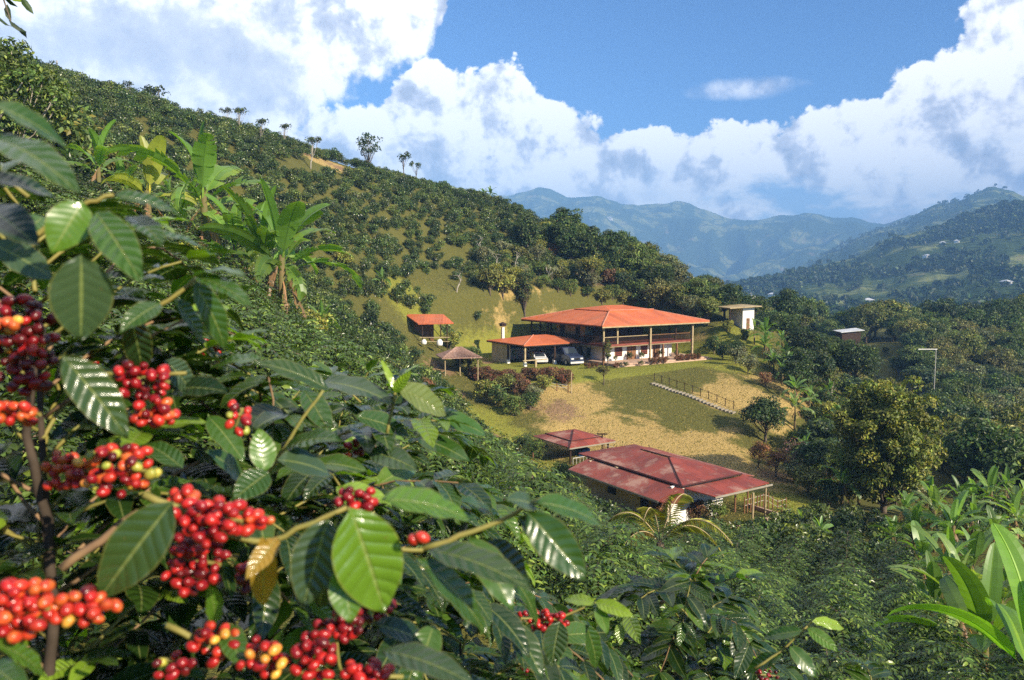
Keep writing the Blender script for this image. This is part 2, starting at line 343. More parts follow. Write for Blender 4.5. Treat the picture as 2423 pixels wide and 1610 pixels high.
# ------------------------------------------------------------------ far country
rows = [
 (262, [(-3000, 1100), (1200, 1000), (2423, 900), (5000, 900)]),
 (330, [(-3000, 1100), (1200, 900), (1700, 830), (2423, 800), (5000, 800)]),
 (450, [(-3000, 1000), (1200, 820), (1700, 760), (2000, 765), (2423, 745), (5000, 700)]),
 (700, [(-3000, 900), (1200, 780), (1700, 722), (1850, 715), (2100, 700), (2423, 655), (5000, 500)]),
 (950, [(-3000, 900), (1200, 780), (1650, 708), (1800, 688), (1950, 660), (2150, 620), (2423, 560), (5000, 350)]),
 (1250, [(-3000, 850), (1200, 760), (1650, 700), (1780, 672), (1880, 640), (2000, 600), (2150, 545), (2300, 510), (2423, 485), (5000, 250)]),
 (1500, [(-3000, 850), (1200, 760), (1700, 705), (1850, 672), (2000, 630), (2150, 580), (2423, 530), (5000, 300)]),
 (2100, [(-3000, 800), (1200, 740), (1640, 700), (1740, 680), (1830, 640), (1950, 585), (2020, 556), (2100, 528), (2250, 500), (2423, 470), (5000, 250)]),
 (2500, [(-3000, 800), (1200, 740), (1700, 705), (1850, 655), (1950, 590), (2045, 530), (2100, 506), (2150, 492), (2200, 482), (2270, 478), (2320, 450), (2370, 440), (2423, 441), (2600, 430), (5000, 200)]),
 (2900, [(-3000, 800), (1200, 740), (1700, 712), (2000, 640), (2423, 560), (5000, 300)]),
 (3100, [(-3000, 700), (1100, 640), (1400, 625), (1650, 655), (1740, 668), (1900, 625), (2100, 600), (5000, 500)]),
 (3600, [(-3000, 600), (1100, 560), (1400, 555), (1600, 600), (1700, 590), (1850, 570), (2000, 560), (2423, 560), (5000, 500)]),
 (4300, [(-3000, 400), (900, 470), (1100, 452), (1200, 452), (1255, 440), (1275, 436), (1300, 442), (1340, 466), (1400, 473), (1440, 477), (1510, 484), (1560, 478), (1610, 474), (1660, 488), (1720, 504), (1780, 507), (1850, 494), (1930, 491), (1990, 505), (2060, 512), (2200, 520), (5000, 480)]),
 (5200, [(-3000, 700), (5000, 700)]),
]
us = np.concatenate([np.linspace(-2600, 900, 60)[:-1], np.linspace(900, 2600, 520), np.linspace(2600, 5000, 50)[1:]])
Dk = np.array([r_[0] for r_ in rows]); T = np.array([np.interp(us, *zip(*r_[1])) for r_ in rows])
Ds = np.exp(np.interp(np.linspace(0, 1, 330), np.linspace(0, 1, len(Dk)), np.log(Dk)))
PY = np.empty((len(Ds), len(us)))
for j in range(len(us)): PY[:, j] = np.interp(np.log(Ds), np.log(Dk), T[:, j])
FXX = (us[None, :]-CX)/F*Ds[:, None]; FYY = np.repeat(Ds[:, None], len(us), 1); FZZ = (HZ-np.maximum(PY, 436))/F*Ds[:, None]
# gullies and spurs
ridg = lambda x, y, o=5: sum((.5-abs(vnoise(x*2**i+9*i, y*2**i+5*i))*2)*.5**i for i in range(o))
am = np.interp(Ds, [262, 450, 900, 1500, 2500, 3600, 4300, 5200], [2, 6, 20, 36, 60, 190, 70, 0])[:, None]
dm = np.interp(Ds, [262, 450, 900, 1500, 2500, 3600, 4300, 5200], [60, 90, 170, 260, 420, 700, 700, 700])[:, None]
FZZ = FZZ+am*(ridg(FXX/dm, FYY/dm)-.35)*np.interp(us, [900, 1200], [.4, 1])[None, :]
n0, n1_ = FZZ.shape; idx = np.arange(n0*n1_).reshape(n0, n1_)
fq = np.stack([idx[:-1, :-1], idx[:-1, 1:], idx[1:, 1:], idx[1:, :-1]], -1).reshape(-1, 4)
mf = bpy.data.materials.new('far_hills'); mf.use_nodes = True; t = NT(mf.node_tree); b = t.N['Principled BSDF']
co = t.n('ShaderNodeTexCoord').outputs['Object']
woods = t.mix(t.noise(co, .03, 5, .7), (.035, .06, .018), (.08, .11, .03))
past = t.mix(t.noise(co, .02, 4, .6), (.17, .22, .055), (.28, .26, .10))
pm = t.sstep(t.noise(co, .006, 6, .62, .4), .50, .60)
lines = t.sstep(t.vor(co, .012, 'DISTANCE_TO_EDGE'), .03, .06)
c = t.mix(t.m('MULTIPLY', pm, t.m('MULTIPLY_ADD', lines, .8, .2)), woods, past)
c = t.mix(t.m('MULTIPLY', t.sstep(t.noise(co, .012, 5, .7), .60, .68), .7), c, (.26, .19, .12))
t.put(b.inputs['Base Color'], c); b.inputs['Roughness'].default_value = 1; b.inputs['Specular IOR Level'].default_value = 0
bp = t.n('ShaderNodeBump'); bp.inputs['Strength'].default_value = 1; bp.inputs['Distance'].default_value = 9; t.put(bp.inputs['Height'], t.noise(co, .05, 6, .7)); t.L.new(bp.outputs[0], b.inputs['Normal'])
o = mk('hills', np.stack([FXX, FYY, FZZ], -1), fq, mf, smooth=True); tag(o, kind='structure')
def farpt(px, D):
    """point of the far country at a photo column and distance"""
    j = int(np.argmin(abs(us-px))); i = int(np.argmin(abs(Ds-D))); return np.array((FXX[i, j], FYY[i, j], FZZ[i, j]))

# ------------------------------------------------------------------ haze
mh = bpy.data.materials.new('haze'); mh.use_nodes = True; t = NT(mh.node_tree); t.N.clear()
pv = t.n('ShaderNodeVolumePrincipled'); pv.inputs['Color'].default_value = (.27, .55, 1.0, 1); pv.inputs['Density'].default_value = 3.1e-4; pv.inputs['Anisotropy'].default_value = -.22
oo = t.n('ShaderNodeOutputMaterial'); t.L.new(pv.outputs[0], oo.inputs['Volume'])
hb = MB(); zlo = float(min(FZZ.min(), GZ.min()))-1; hb.bx(float(FXX.min())-50, float(FXX.max())+50, -60, 5300, zlo, float(max(FZZ.max(), 40))+20)
o = hb.build('haze', mh); tag(o, kind='stuff')
# ------------------------------------------------------------------ leaf surfaces
def leafmat(name, rough=.4, trans=.34, spec=.5, vein=False, tint=(1, 1, 1), tcol=(1.25, 1.35, .35), objvar=.5):
    m = bpy.data.materials.new(name); m.use_nodes = True; t = NT(m.node_tree); b = t.N['Principled BSDF']; o = t.N['Material Output']
    a = t.n('ShaderNodeAttribute', attribute_name='Col').outputs['Color']; co = t.n('ShaderNodeTexCoord').outputs['Object']
    rnd = t.n('ShaderNodeObjectInfo').outputs['Random']
    c = t.mix(1., a, tint, 'MULTIPLY')
    c = t.v('SCALE', c, t.m('MULTIPLY_ADD', rnd, objvar, 1-objvar/2))
    c = t.mix(t.m('MULTIPLY', t.sstep(t.noise(co, 2.1, 3, .6), .55, .75), .35), c, t.mix(1., c, (1.7, 1.35, .7), 'MULTIPLY'))
    t.put(b.inputs['Base Color'], c); b.inputs['Roughness'].default_value = rough; b.inputs['Specular IOR Level'].default_value = spec
    tr = t.n('ShaderNodeBsdfTranslucent'); t.put(tr.inputs[0], t.mix(1., c, tcol, 'MULTIPLY'))
    mx = t.n('ShaderNodeMixShader'); mx.inputs[0].default_value = trans; t.L.new(b.outputs[0], mx.inputs[1]); t.L.new(tr.outputs[0], mx.inputs[2]); t.L.new(mx.outputs[0], o.inputs[0])
    return m
M = {}
M['coffee'] = leafmat('coffee_leaf', .33, .28, .5)
M['tree'] = leafmat('tree_leaf', .5, .28, .35)
M['banana'] = leafmat('banana_leaf', .38, .48, .5, objvar=.3)
M['bark'] = rmat('bark', (.17, .135, .10), .9, (.07, .05, .035), 6, .1, .5, 30)
M['palebark'] = rmat('pale_bark', (.42, .38, .31), .9, (.22, .18, .14), 5, .1, .4, 30)
M['bstem'] = rmat('banana_stem', (.17, .12, .055), .8, (.09, .12, .03), 2.5, .2, .3, 20)
M['dry'] = rmat('dry_leaf', (.36, .24, .12), .9, (.18, .11, .05), 5, .1, .3, 30)

T_FAR = (np.array([(0, 0, 0), (.45, -.5, .05), (.5, .5, .05), (1, 0, -.12)]), np.array([(0, 1, 3), (0, 3, 2)]))
T_MID = (np.array([(0, 0, 0), (.3, -.46, .06), (.3, .46, .06), (.34, 0, 0), (.68, -.40, .0), (.68, .40, .0), (.7, 0, -.06), (1, 0, -.24)]),
         np.array([(0, 1, 3), (0, 3, 2), (1, 4, 6), (1, 6, 3), (3, 6, 5), (3, 5, 2), (4, 7, 6), (6, 7, 5)]))
def nrm(a): return a/np.maximum(np.linalg.norm(a, axis=-1, keepdims=True), 1e-9)
def leaves(B, D, U, L, Wd, tm, C):
    """N leaves as triangles: base, direction, upward normal, length, width, colour"""
    V0, F0 = tm; D = nrm(D); S = nrm(np.cross(D, U)); Nn = np.cross(S, D)
    L = np.asarray(L, float).reshape(-1, 1, 1)*np.ones((len(B), 1, 1)); Wd = np.asarray(Wd, float).reshape(-1, 1, 1)*np.ones((len(B), 1, 1))
    V = B[:, None]+D[:, None]*V0[None, :, :1]*L+S[:, None]*V0[None, :, 1:2]*Wd+Nn[:, None]*V0[None, :, 2:]*L
    Fs = (F0[None]+np.arange(len(B))[:, None, None]*len(V0)).reshape(-1, 3)
    return V.reshape(-1, 3), Fs, np.repeat(C, len(V0), 0)
class LB:
    def __init__(s): s.V = []; s.F = []; s.C = []; s.n = 0
    def add(s, V, Fs, C): s.V.append(V); s.F.append(Fs+s.n); s.C.append(C); s.n += len(V); return s
    def arrays(s): return np.vstack(s.V), np.vstack(s.F), np.vstack(s.C)
    def build(s, name, mat, parent=None, smooth=False):
        V, Fs, C = s.arrays(); return mk(name, V, Fs, mat, parent, C=C, smooth=smooth)
def tints(r, n, base, var=.35, young=.06, yc=(.20, .27, .04)):
    c = np.array(base)[None]*(1+(r.random((n, 1))-.5)*2*var)*(1+(r.random((n, 3))-.5)*.18); c = c*np.where(r.random((n, 1)) < .22, 1.75, .82)  # random bright leaves among darkened ones paint in flecks of light
    y = r.random(n) < young; c[y] = np.array(yc)*(.7+.6*r.random((y.sum(), 1))); return c
def rdir(r, n):
    v = r.normal(size=(n, 3)); return nrm(v)

def coffee_arrays(seed, h=1.9, rad=.95, nb=60, ll=.14, lw=.056, step=.085, tm=T_MID, base=(.058, .105, .018), young=.05, cherries=0):
    r = np.random.default_rng(seed); lb = LB(); stems = MB()
    stems.tube([(0, 0, -.15), (.02, .01, h*.5), (.0, .03, h*.96)], [.035, .025, .008], 5)
    Bs, Ds, Us, Ls = [], [], [], []
    for k in range(nb):
        f = (k+.5)/nb; z = h*(.10+.88*f); a = k*2.399+r.random()*.5
        ln = rad*(math.sin(math.pi*min(1, (.20+.80*(1-f))**.75)*.62)**.8)*(.75+.4*r.random())*(1.0 if f < .85 else .75)
        up = .55*f+.05+r.random()*.25
        o = np.array((math.cos(a), math.sin(a), 0.)); n = max(2, int(ln/step))
        tt = (np.arange(n)+1)/n; p = np.array((0, 0, z))+o*(tt*ln)[:, None]; p[:, 2] += ln*(up*tt-.75*tt**2.2)
        if k % 3 == 0: stems.tube([(0, 0, z), p[n//2], p[-1]], [.009, .006, .003], 3, cap=False)
        sd_ = np.array((-o[1], o[0], 0.))
        for sg in (-1, 1):
            d = sd_*sg*(.9+.2*r.random((n, 1)))+o*(.55+.3*r.random((n, 1)))+np.array((0, 0, 1.))*(-.35+.35*r.random((n, 1))); Bs.append(p); Ds.append(d); Us.append(np.array((0, 0, 1.))+o*.25+r.normal(size=(n, 3))*.22)
            Ls.append(ll*(.75+.45*r.random(n))*np.where(tt > .9, .8, 1))
        Bs.append(p[-1:]); Ds.append((o+np.array((0, 0, -.1)))[None]); Us.append(np.array([(0, 0, 1.)])); Ls.append(np.array([ll*.8]))
    B = np.vstack(Bs); D = np.vstack(Ds); U = np.vstack(Us); L = np.concatenate(Ls)
    lb.add(*leaves(B, D, U, L, L*lw/ll, tm, tints(r, len(B), base, .3, young)))
    return lb, stems
def proto_thing(name, lb, stems, lm, sm, crown='foliage', trunk='stem'):
    """root Empty with a foliage and a stem mesh; returned as mesh datas for reuse"""
    V, Fs, C = lb.arrays()
    a = mk(crown, V, Fs, lm, C=C); b_ = stems.build(trunk, sm, smooth=True) if stems and stems.V else None
    da, db = a.data, (b_.data if b_ else None)
    bpy.data.objects.remove(a)
    if b_: bpy.data.objects.remove(b_)
    return (name, crown, da, trunk, db, (V, Fs, C))
def place(pr, loc, rz=0., s=1., label=None, cat=None, group=None, parts=True, sz=None, tilt=(0, 0)):
    name, crown, da, trunk, db, _ = pr
    root = empty(name, tuple(map(float, loc)), rz); root.scale = (s, s, sz or s); root.rotation_euler = (tilt[0], tilt[1], rz)
    tag(root, label, cat, group)
    a = bpy.data.objects.new(crown, da); col.objects.link(a); a.parent = root
    if db: b_ = bpy.data.objects.new(trunk, db); col.objects.link(b_); b_.parent = root
    return root
def merged(name, pr_list, items, mat):
    """one mesh made of many copies: items = (proto index, xyz, rz, scale)"""
    Vs, Fs, Cs, n = [], [], [], 0
    for k, loc, rz, s in items:
        V, F_, C = pr_list[k][5]; c, s_ = math.cos(rz), math.sin(rz)
        X = np.empty_like(V); X[:, 0] = (V[:, 0]*c-V[:, 1]*s_)*s+loc[0]; X[:, 1] = (V[:, 0]*s_+V[:, 1]*c)*s+loc[1]; X[:, 2] = V[:, 2]*s+loc[2]
        Vs.append(X); Fs.append(F_+n); Cs.append(C*(.62+.76*((k*37+int(loc[0]*91)) % 17)/17)); n += len(V)
    return mk(name, np.vstack(Vs), np.vstack(Fs), mat, C=np.vstack(Cs))

# crowns made of clumps of leaves
def tree_arrays(seed, h, rx, rz, nc=40, nl=90, ls=.28, base=(.04, .07, .015), young=.08, yc=(.16, .2, .03), trunk_h=None, clump=.34, open_=.0, tr=.16, shape='round', lean=0, upf=.68):
    r = np.random.default_rng(seed); lb = LB(); mb = MB(); th = trunk_h if trunk_h is not None else h-1.7*rz
    top = np.array((lean, 0, h-rz))
    mb.tube([(0, 0, -.6), (lean*.3, .05, th*.5), (lean*.8, 0, th), tuple(top)], [tr*1.25, tr, tr*.8, tr*.3], 7)
    ctr = []
    for k in range(nc):
        d = rdir(r, 1)[0]; d[2] = abs(d[2])*(1 if r.random() < upf else -.85)
        q = (r.random()**.45)*(1-clump*.6)
        if shape == 'cone': wz = d[2]*q; q_ = max(.15, (1-wz)*.62); c = np.array((d[0]*rx*q*q_*1.3, d[1]*rx*q*q_*1.3, d[2]*rz*q))
        elif shape == 'flat': c = np.array((d[0]*rx*q, d[1]*rx*q, abs(d[2])*rz*q*.6+rz*.2))
        else: c = d*np.array((rx, rx, rz))*q
        c = c*(1-.12*r.random())+top; ctr.append(c)
        cr = clump*min(rx, rz)*(.65+.7*r.random())
        if k % 2 == 0 or open_ > 0:
            s0 = np.array((lean*.7, 0, th*(.55+.45*r.random()))); mid = s0*.5+c*.5+np.array((0, 0, -.12*h*r.random()*.6)); mb.tube([s0, mid, c], [tr*.35, tr*.22, .02], 4, cap=False)
        n = int(nl*(.7+.6*r.random())); dd = rdir(r, n); flip = (dd[:, 2] < -.2) & (r.random(n) < .6); dd[flip, 2] *= -1
        rr = cr*(.55+.5*r.random((n, 1)))
        B = c+dd*rr*np.array((1, 1, .8)); D = nrm(np.cross(dd, rdir(r, n))+dd*.35+np.array((0, 0, -.25)))
        b_ = np.array(base)*(.75+.5*r.random())*np.array((1+.25*(r.random()-.3), 1, 1))
        lb.add(*leaves(B, D, dd+rdir(r, n)*.5+np.array((0, 0, .3)), ls*(.7+.6*r.random(n)), ls*.55*(.7+.6*r.random(n)), T_FAR, tints(r, n, b_, .25, young*(1.5 if r.random() < .3 else .5), yc)))
    return lb, mb

# banana leaves: a curved midrib with torn blades
def banana_leaf(r, L, Wd, az, elev, bend, torn=.5, base=(.085, .16, .028), z0=0, fold=.25, droop=0., r0=.04, n=18):
    t = np.linspace(0, 1, n+1); e = elev-bend*t**1.5
    o = np.array((math.cos(az), math.sin(az), 0.)); up = np.array((0, 0, 1.))
    seg = (np.cos(e)[:, None]*o+np.sin(e)[:, None]*up); p = np.vstack([np.zeros(3), np.cumsum(seg[:-1]*(L/n), 0)])+o*r0+up*z0
    pet = .17; side = np.array((-o[1], o[0], 0.)); nn = np.cross(seg, side); nn = nn*np.sign(nn[:, 2:3]+1e-6)
    roll = (r.random()-.5)*1.3
    wprof = np.where(t < pet, .03, np.clip(np.sin(np.pi*np.clip((t-pet)/(1-pet), 0, 1)**.85)**.42, .03, 1))*Wd/2
    V, Fs, C = [], [], []; bc = np.array(base)*1.6*(.7+.6*r.random()); rib = bc*np.array((1.9, 1.55, 1.5))
    def q(a, b_, c, d, cl):
        k = len(V); V.extend([a, b_, c, d]); Fs.extend([(k, k+1, k+2), (k, k+2, k+3)]); C.extend([cl]*4)
    for sg in (-1, 1):
        an = fold+droop; da = 0.; cut = True
        for i in range(n):
            if t[i+1] < pet: continue
            if r.random() < torn: da = r.normal()*.42*torn; cut = True
            else: cut = False
            a0 = an+da-roll*sg; d0 = side*sg*math.cos(a0)+nn[i]*math.sin(a0)*1.; d1 = side*sg*math.cos(a0)+nn[i+1]*math.sin(a0)
            back = -seg[i]*.0; w0, w1 = wprof[i], wprof[i+1]
            sh = .22*L/n if (cut and torn > .2) else 0
            tipf = seg[i]*(.05*L*.5)
            m0 = p[i]+d0*w0*.55; m1 = p[i+1]+d1*w1*.55
            sag = -up*(.10+.25*droop)*w0
            e0 = p[i]+d0*w0*(.86 if cut else 1.)+sag+tipf+seg[i]*sh; e1 = p[i+1]+d1*w1+sag+tipf
            cl = bc*(.92+.16*r.random())
            q(p[i], p[i+1], m1, m0, cl); q(m0, m1, e1, e0, cl*(np.array((1.25, 1.05, .9)) if torn > .4 else 1))
    for i in range(n):
        wr = .022*(1-t[i])*L/2+.005; q(p[i]-side*wr+nn[i]*.01, p[i+1]-side*wr*.9+nn[i+1]*.01, p[i+1]+side*wr*.9+nn[i+1]*.01, p[i]+side*wr+nn[i]*.01, rib)
    return np.array(V), np.array(Fs), np.array(C)
def banana_arrays(seed, h=2.3, nl=9, L=2.0, Wd=.62, torn=.5, base=(.085, .16, .028), dead=5, suck=0):
    r = np.random.default_rng(seed); leafs = []; st = MB(); dl = LB()
    st.tube([(0, 0, -.3), (.03, 0, h*.4), (.02, .04, h)], [.13, .11, .07], 9)
    for k in range(nl):
        f = k/(nl-1); az_ = k*2.4+r.random()*.5; el_ = R(87)-f*R(66)+(r.random()-.5)*.35; 
        leafs.append(banana_leaf(r, L*(.8+.35*r.random())*(1 if k else .85), Wd*(.85+.3*r.random())*(1 if k else .7), az_, el_, R(12)+f*R(70)+r.random()*.75, torn*(.2 if k < 2 else .6+.7*f), base, h-.05-.05*k, .35-.5*f if k < 3 else .05, .4*f, n=20))
    for k in range(dead):
        V, Fs, C = banana_leaf(r, L*.5, Wd*.3, k*1.7+r.random(), R(-48), R(38), .8, (.15, .10, .055), h*.92-.12*k, -.8, .6, .09, 10); dl.add(V, Fs, C)
    return leafs, st, dl
def banana_proto(seed, **k):
    leafs, st, dl = banana_arrays(seed, **k); lb = LB()
    for l in leafs: lb.add(*l)
    if dl.V: lb.add(*dl.arrays())
    return proto_thing('banana_plant', lb, st, M['banana'], M['bstem'], 'foliage', 'stem')
def banana_full(loc, rz, s, label, group=None, seed=0, **k):
    leafs, st, dl = banana_arrays(seed, **k); root = empty('banana_plant', tuple(map(float, loc)), rz, s); tag(root, label, 'banana plant', group)
    st.build('stem', M['bstem'], root, smooth=True)
    for l in leafs: mk('leaf', l[0], l[1], M['banana'], root, C=l[2])
    if dl.V: dl.build('dead_leaves', M['banana'], root)
    return root

def proj(x, y, z):
    d = y*math.cos(PITCH)-z*math.sin(PITCH); v = y*math.sin(PITCH)+z*math.cos(PITCH)
    return CX+F*x/d, CY-F*v/d, d
def inpoly(px, py, poly):
    px = np.asarray(px); py = np.asarray(py); c = np.zeros(px.shape, bool); n = len(poly)
    for i in range(n):
        (x0, y0), (x1, y1) = poly[i], poly[i-1]
        if y0 == y1: continue
        c ^= ((y0 > py) != (y1 > py)) & (px < (x1-x0)*(py-y0)/(y1-y0)+x0)
    return c

# ------------------------------------------------------------------ coffee on the slopes
near_p = [proto_thing('coffee_bush', *coffee_arrays(100+i, 1.75+.1*i, .92+.04*i, 96, .125, .05, .068, T_MID, base=(.070, .118, .020), young=.09), M['coffee'], M['bark']) for i in range(5)]
mid_p = [proto_thing('coffee_bush', *coffee_arrays(200+i, 1.7+.1*i, .90, 58, .165, .075, .10, T_FAR, base=(.060, .100, .019)), M['coffee'], M['bark']) for i in range(5)]
far_p = []
for i in range(7):
    bs = ((.062, .098, .022), (.085, .118, .026), (.045, .080, .02))[i % 3]
    lb, mb = tree_arrays(320+i, h=1.7+.12*(i % 3), rx=.92, rz=.82, nc=15, nl=44, ls=.19, base=bs, tr=.03, trunk_h=.2, clump=.38, young=.08); far_p.append(proto_thing('coffee_bush', lb, mb, M['coffee'], M['bark']))
# open grass and yards where no coffee grows (photo pixels of the ground)
OPEN = [(905, 790), (890, 720), (930, 675), (1040, 640), (1110, 690), (1190, 700), (1250, 660), (1330, 640), (1430, 640), (1500, 600), (1760, 760), (2423, 760), (2423, 1200), (2260, 1250), (2100, 1265), (1960, 1225), (1830, 1245), (1760, 1290), (1600, 1330), (1500, 1310), (1400, 1262), (1330, 1195), (1240, 1128), (1150, 1050), (1060, 955), (990, 870), (960, 820)]
BARE = [[(640, 385), (740, 375), (830, 395), (860, 415), (780, 425), (680, 420)], [(1360, 630), (1440, 620), (1500, 680), (1400, 690)]]
cand = []
rd = np.array((.41, .91)); rd /= np.linalg.norm(rd); rn = np.array((rd[1], -rd[0]))
for i in range(-60, 90):                                # rows of the near field
    for j in range(0, 70):
        q_ = rn*(i*1.75)+rd*(j*1.15)+rng.normal(size=2)*.16
        if q_[1] < 5.5 or q_[1] > 62: continue
        cand.append((q_[0], q_[1], 0))
for x in np.arange(-80, 62, 1.33):                      # looser planting up the hill
    for y in np.arange(40, 140, 1.42):
        cand.append((x+rng.normal()*.5, y+rng.normal()*.5, 1))
cand = np.array(cand); cz = ground(cand[:, 0], cand[:, 1]); ppx, ppy, pd = proj(cand[:, 0], cand[:, 1], cz)
near_reg = (cand[:, 2] == 0) & (cand[:, 1] < 62)
hill_reg = cand[:, 2] == 1
# the planted near slope ends where the hill planting starts
left_hill = (ppx < 700) & (ppy < 640)
ok = (ppx > -160) & (ppx < 2600) & (ppy < 2100)
ok &= ~inpoly(ppx, ppy, OPEN)
for b_ in BARE: ok &= ~inpoly(ppx, ppy, b_)
ok &= np.where(near_reg, ~((cand[:, 1] > 40) & (cand[:, 0] < -.18*cand[:, 1])), True)
ok &= np.where(hill_reg, (cand[:, 1] > 62) | (cand[:, 0] < -.18*cand[:, 1]), True)
ok &= ~((cand[:, 1] < 10) & (cand[:, 0] > -3))
ok &= ~((ppx > 2130) & (cand[:, 1] < 40) & (ppy < 1650) & near_reg & (ppx > 2130+ (ppy-1300)*.12))
ok &= rng.random(len(cand)) > np.where(hill_reg, .10, .04)
ok &= ~((cand[:, 0] < -3) & (cand[:, 1] < 20) & (cz > -1.4))
hp = house_uv(cand[:, 0], cand[:, 1]); ok &= ~((hp[0] > -13) & (hp[0] < 21) & (hp[1] > -4) & (hp[1] < 18))
# visibility: drop what lies over the crest
cc = np.column_stack([cand[:, 0], cand[:, 1], cz])[ok]
def hidden(p, lift=1.6):
    t_ = np.linspace(.3, .97, 24)[None, :]; X = p[:, 0:1]*t_; Y = p[:, 1:2]*t_; Z = (p[:, 2:3]+lift)*t_; g_ = ground(X, Y); return (g_ > Z+.1).any(1)
cc = cc[~hidden(cc)]
cc = cc[np.argsort(np.hypot(cc[:, 0], cc[:, 1]))]
print('coffee', len(cc))
# a few that stand alone on the grass
alone = [(958, 700, 86), (1010, 690, 86), (1052, 712, 86), (985, 665, 90), (1040, 655, 92), (905, 660, 84), (1345, 725, 100), (1390, 700, 104), (1130, 650, 96), (1290, 690, 100), (1320, 760, 97), (1762, 800, 97), (1100, 770, 86), (1075, 800, 82), (1250, 1060, 58), (1010, 742, 85), (940, 740, 83), (970, 735, 84)]
# the bushes nearest the camera hide nothing of the foreground branches
NIND = 275
ax_ = proj(cc[:, 0], cc[:, 1], cc[:, 2])[0]
for k, p in enumerate(cc[:NIND]):
    d = math.hypot(p[0], p[1]); s = float(.92+.28*rng.random())
    pr = near_p[k % 5] if d < 26 else mid_p[k % 5]
    place(pr, (p[0], p[1], p[2]-.05), float(rng.random()*6.28), s, 'dark green coffee bush '+('on the left slope below the banana plants' if ax_[k] < 620 else 'in the massed planting left of the garden path' if ax_[k] < 1080 else 'in the rows just below the small pavilion' if ax_[k] < 1420 else 'in the rows right in front of the low shed' if ax_[k] < 1780 else 'in the long rows at the lower right'), 'coffee bush', 'coffee bushes planted on the slope below the camera', tilt=(float(rng.normal()*.06), float(rng.normal()*.06)))
for p_ in alone:
    p = W(*p_); place(far_p[0] if p_[2] > 70 else mid_p[0], (p[0], p[1], gz(p[0], p[1])-.05), float(rng.random()*6), float(.8+.5*rng.random()), 'round coffee bush standing alone on open grass above the yards', 'coffee bush', 'lone bushes on the grass')
items = [(int(rng.integers(0, 7)), (p[0], p[1], p[2]-.28), float(rng.random()*6.28), float(.66+.62*rng.random())) for p in cc[NIND:] ]
o = merged('coffee_plantation', far_p, items, M['coffee']); tag(o, 'dark green coffee bushes covering the whole hillside behind the houses', 'coffee', kind='stuff')
# ------------------------------------------------------------------ buildings
def roofmat(name, base, var, stain=None, sc_=1.0, st=.35):
    def ex(t, co, c):
        s_ = t.n('ShaderNodeSeparateXYZ'); t.put(s_.inputs[0], co)
        nn = t.n('ShaderNodeTexCoord').outputs['Normal']; sn = t.n('ShaderNodeSeparateXYZ'); t.put(sn.inputs[0], nn)
        side = t.m('GREATER_THAN', t.m('ABSOLUTE', sn.outputs[0]), t.m('ABSOLUTE', sn.outputs[1]))
        p = t.m('ADD', t.m('MULTIPLY', s_.outputs[1], side), t.m('MULTIPLY', s_.outputs[0], t.m('SUBTRACT', 1., side)))
        g_ = t.m('ABSOLUTE', t.m('SUBTRACT', t.m('FRACT', t.m('MULTIPLY', p, 1/.33)), .5))
        c = t.mix(t.m('MULTIPLY', t.sstep(g_, .16, .0), .30), c, (.12, .03, .02))
        sheet = t.n('ShaderNodeTexWhiteNoise', noise_dimensions='1D'); t.put(sheet.inputs['W'], t.m('FLOOR', t.m('MULTIPLY', p, 1/.95)))
        c = t.v('SCALE', c, t.m('MULTIPLY_ADD', sheet.outputs['Value'], .30, .85))
        if stain: c = t.mix(t.m('MULTIPLY', t.sstep(t.noise(co, .55, 7, .7), .48, .66), st), c, stain); c = t.mix(t.m('MULTIPLY', t.sstep(t.noise(co, 2.6, 6, .75), .60, .66), .6), c, (.07, .04, .03))
        return c
    return rmat(name, base, .55, var, 1.1, .3, extra=ex)
M['roof'] = roofmat('orange_roof_sheet', (.60, .150, .045), (.48, .110, .038), (.60, .24, .12), st=.35)
M['oldroof'] = roofmat('old_red_roof_sheet', (.27, .055, .032), (.15, .032, .022), (.44, .25, .18), st=.75)
M['cap'] = rmat('roof_cap', (.62, .26, .16), .7); M['darkcap'] = rmat('dark_roof_seam', (.07, .02, .018), .8)
M['white'] = rmat('white_wall', (.86, .83, .77), .9, (.74, .70, .63), .8, .1)
M['cream'] = rmat('cream_wall', (.60, .49, .36), .9, (.45, .36, .26), .8, .1)
M['wood'] = rmat('brown_wood', (.24, .12, .055), .7, (.12, .06, .03), 3, .2)
M['dark'] = rmat('dark_wood', (.055, .030, .018), .8, (.03, .018, .012), 3, .2)
M['post'] = rmat('pale_post', (.46, .36, .20), .8, (.28, .21, .12), 3, .2)
M['slab'] = rmat('red_slab', (.26, .075, .05), .8, (.18, .05, .035), 2, .2)
M['tile'] = rmat('terrace_tile', (.55, .38, .27), .8, (.42, .27, .19), 2, .2)
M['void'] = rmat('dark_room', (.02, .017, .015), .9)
M['red'] = rmat('shutter_red', (.20, .045, .028), .7, (.13, .03, .02), 4, .2)
M['conc'] = rmat('concrete', (.27, .23, .17), .9, (.32, .29, .24), 2, .1)
M['zinc'] = rmat('grey_metal_sheet', (.62, .62, .62), .5, (.48, .47, .45), 1.2, .4)
M['glass'] = rmat('window_glass', (.03, .04, .05), .08, (.02, .03, .04), 1, .8)
M['wire'] = rmat('rail_metal', (.52, .50, .46), .5, (.40, .36, .3), 3, .4)
M['thatch'] = rmat('rustic_tile', (.26, .14, .10), .9, (.46, .33, .27), 9, .1, .8, 25)

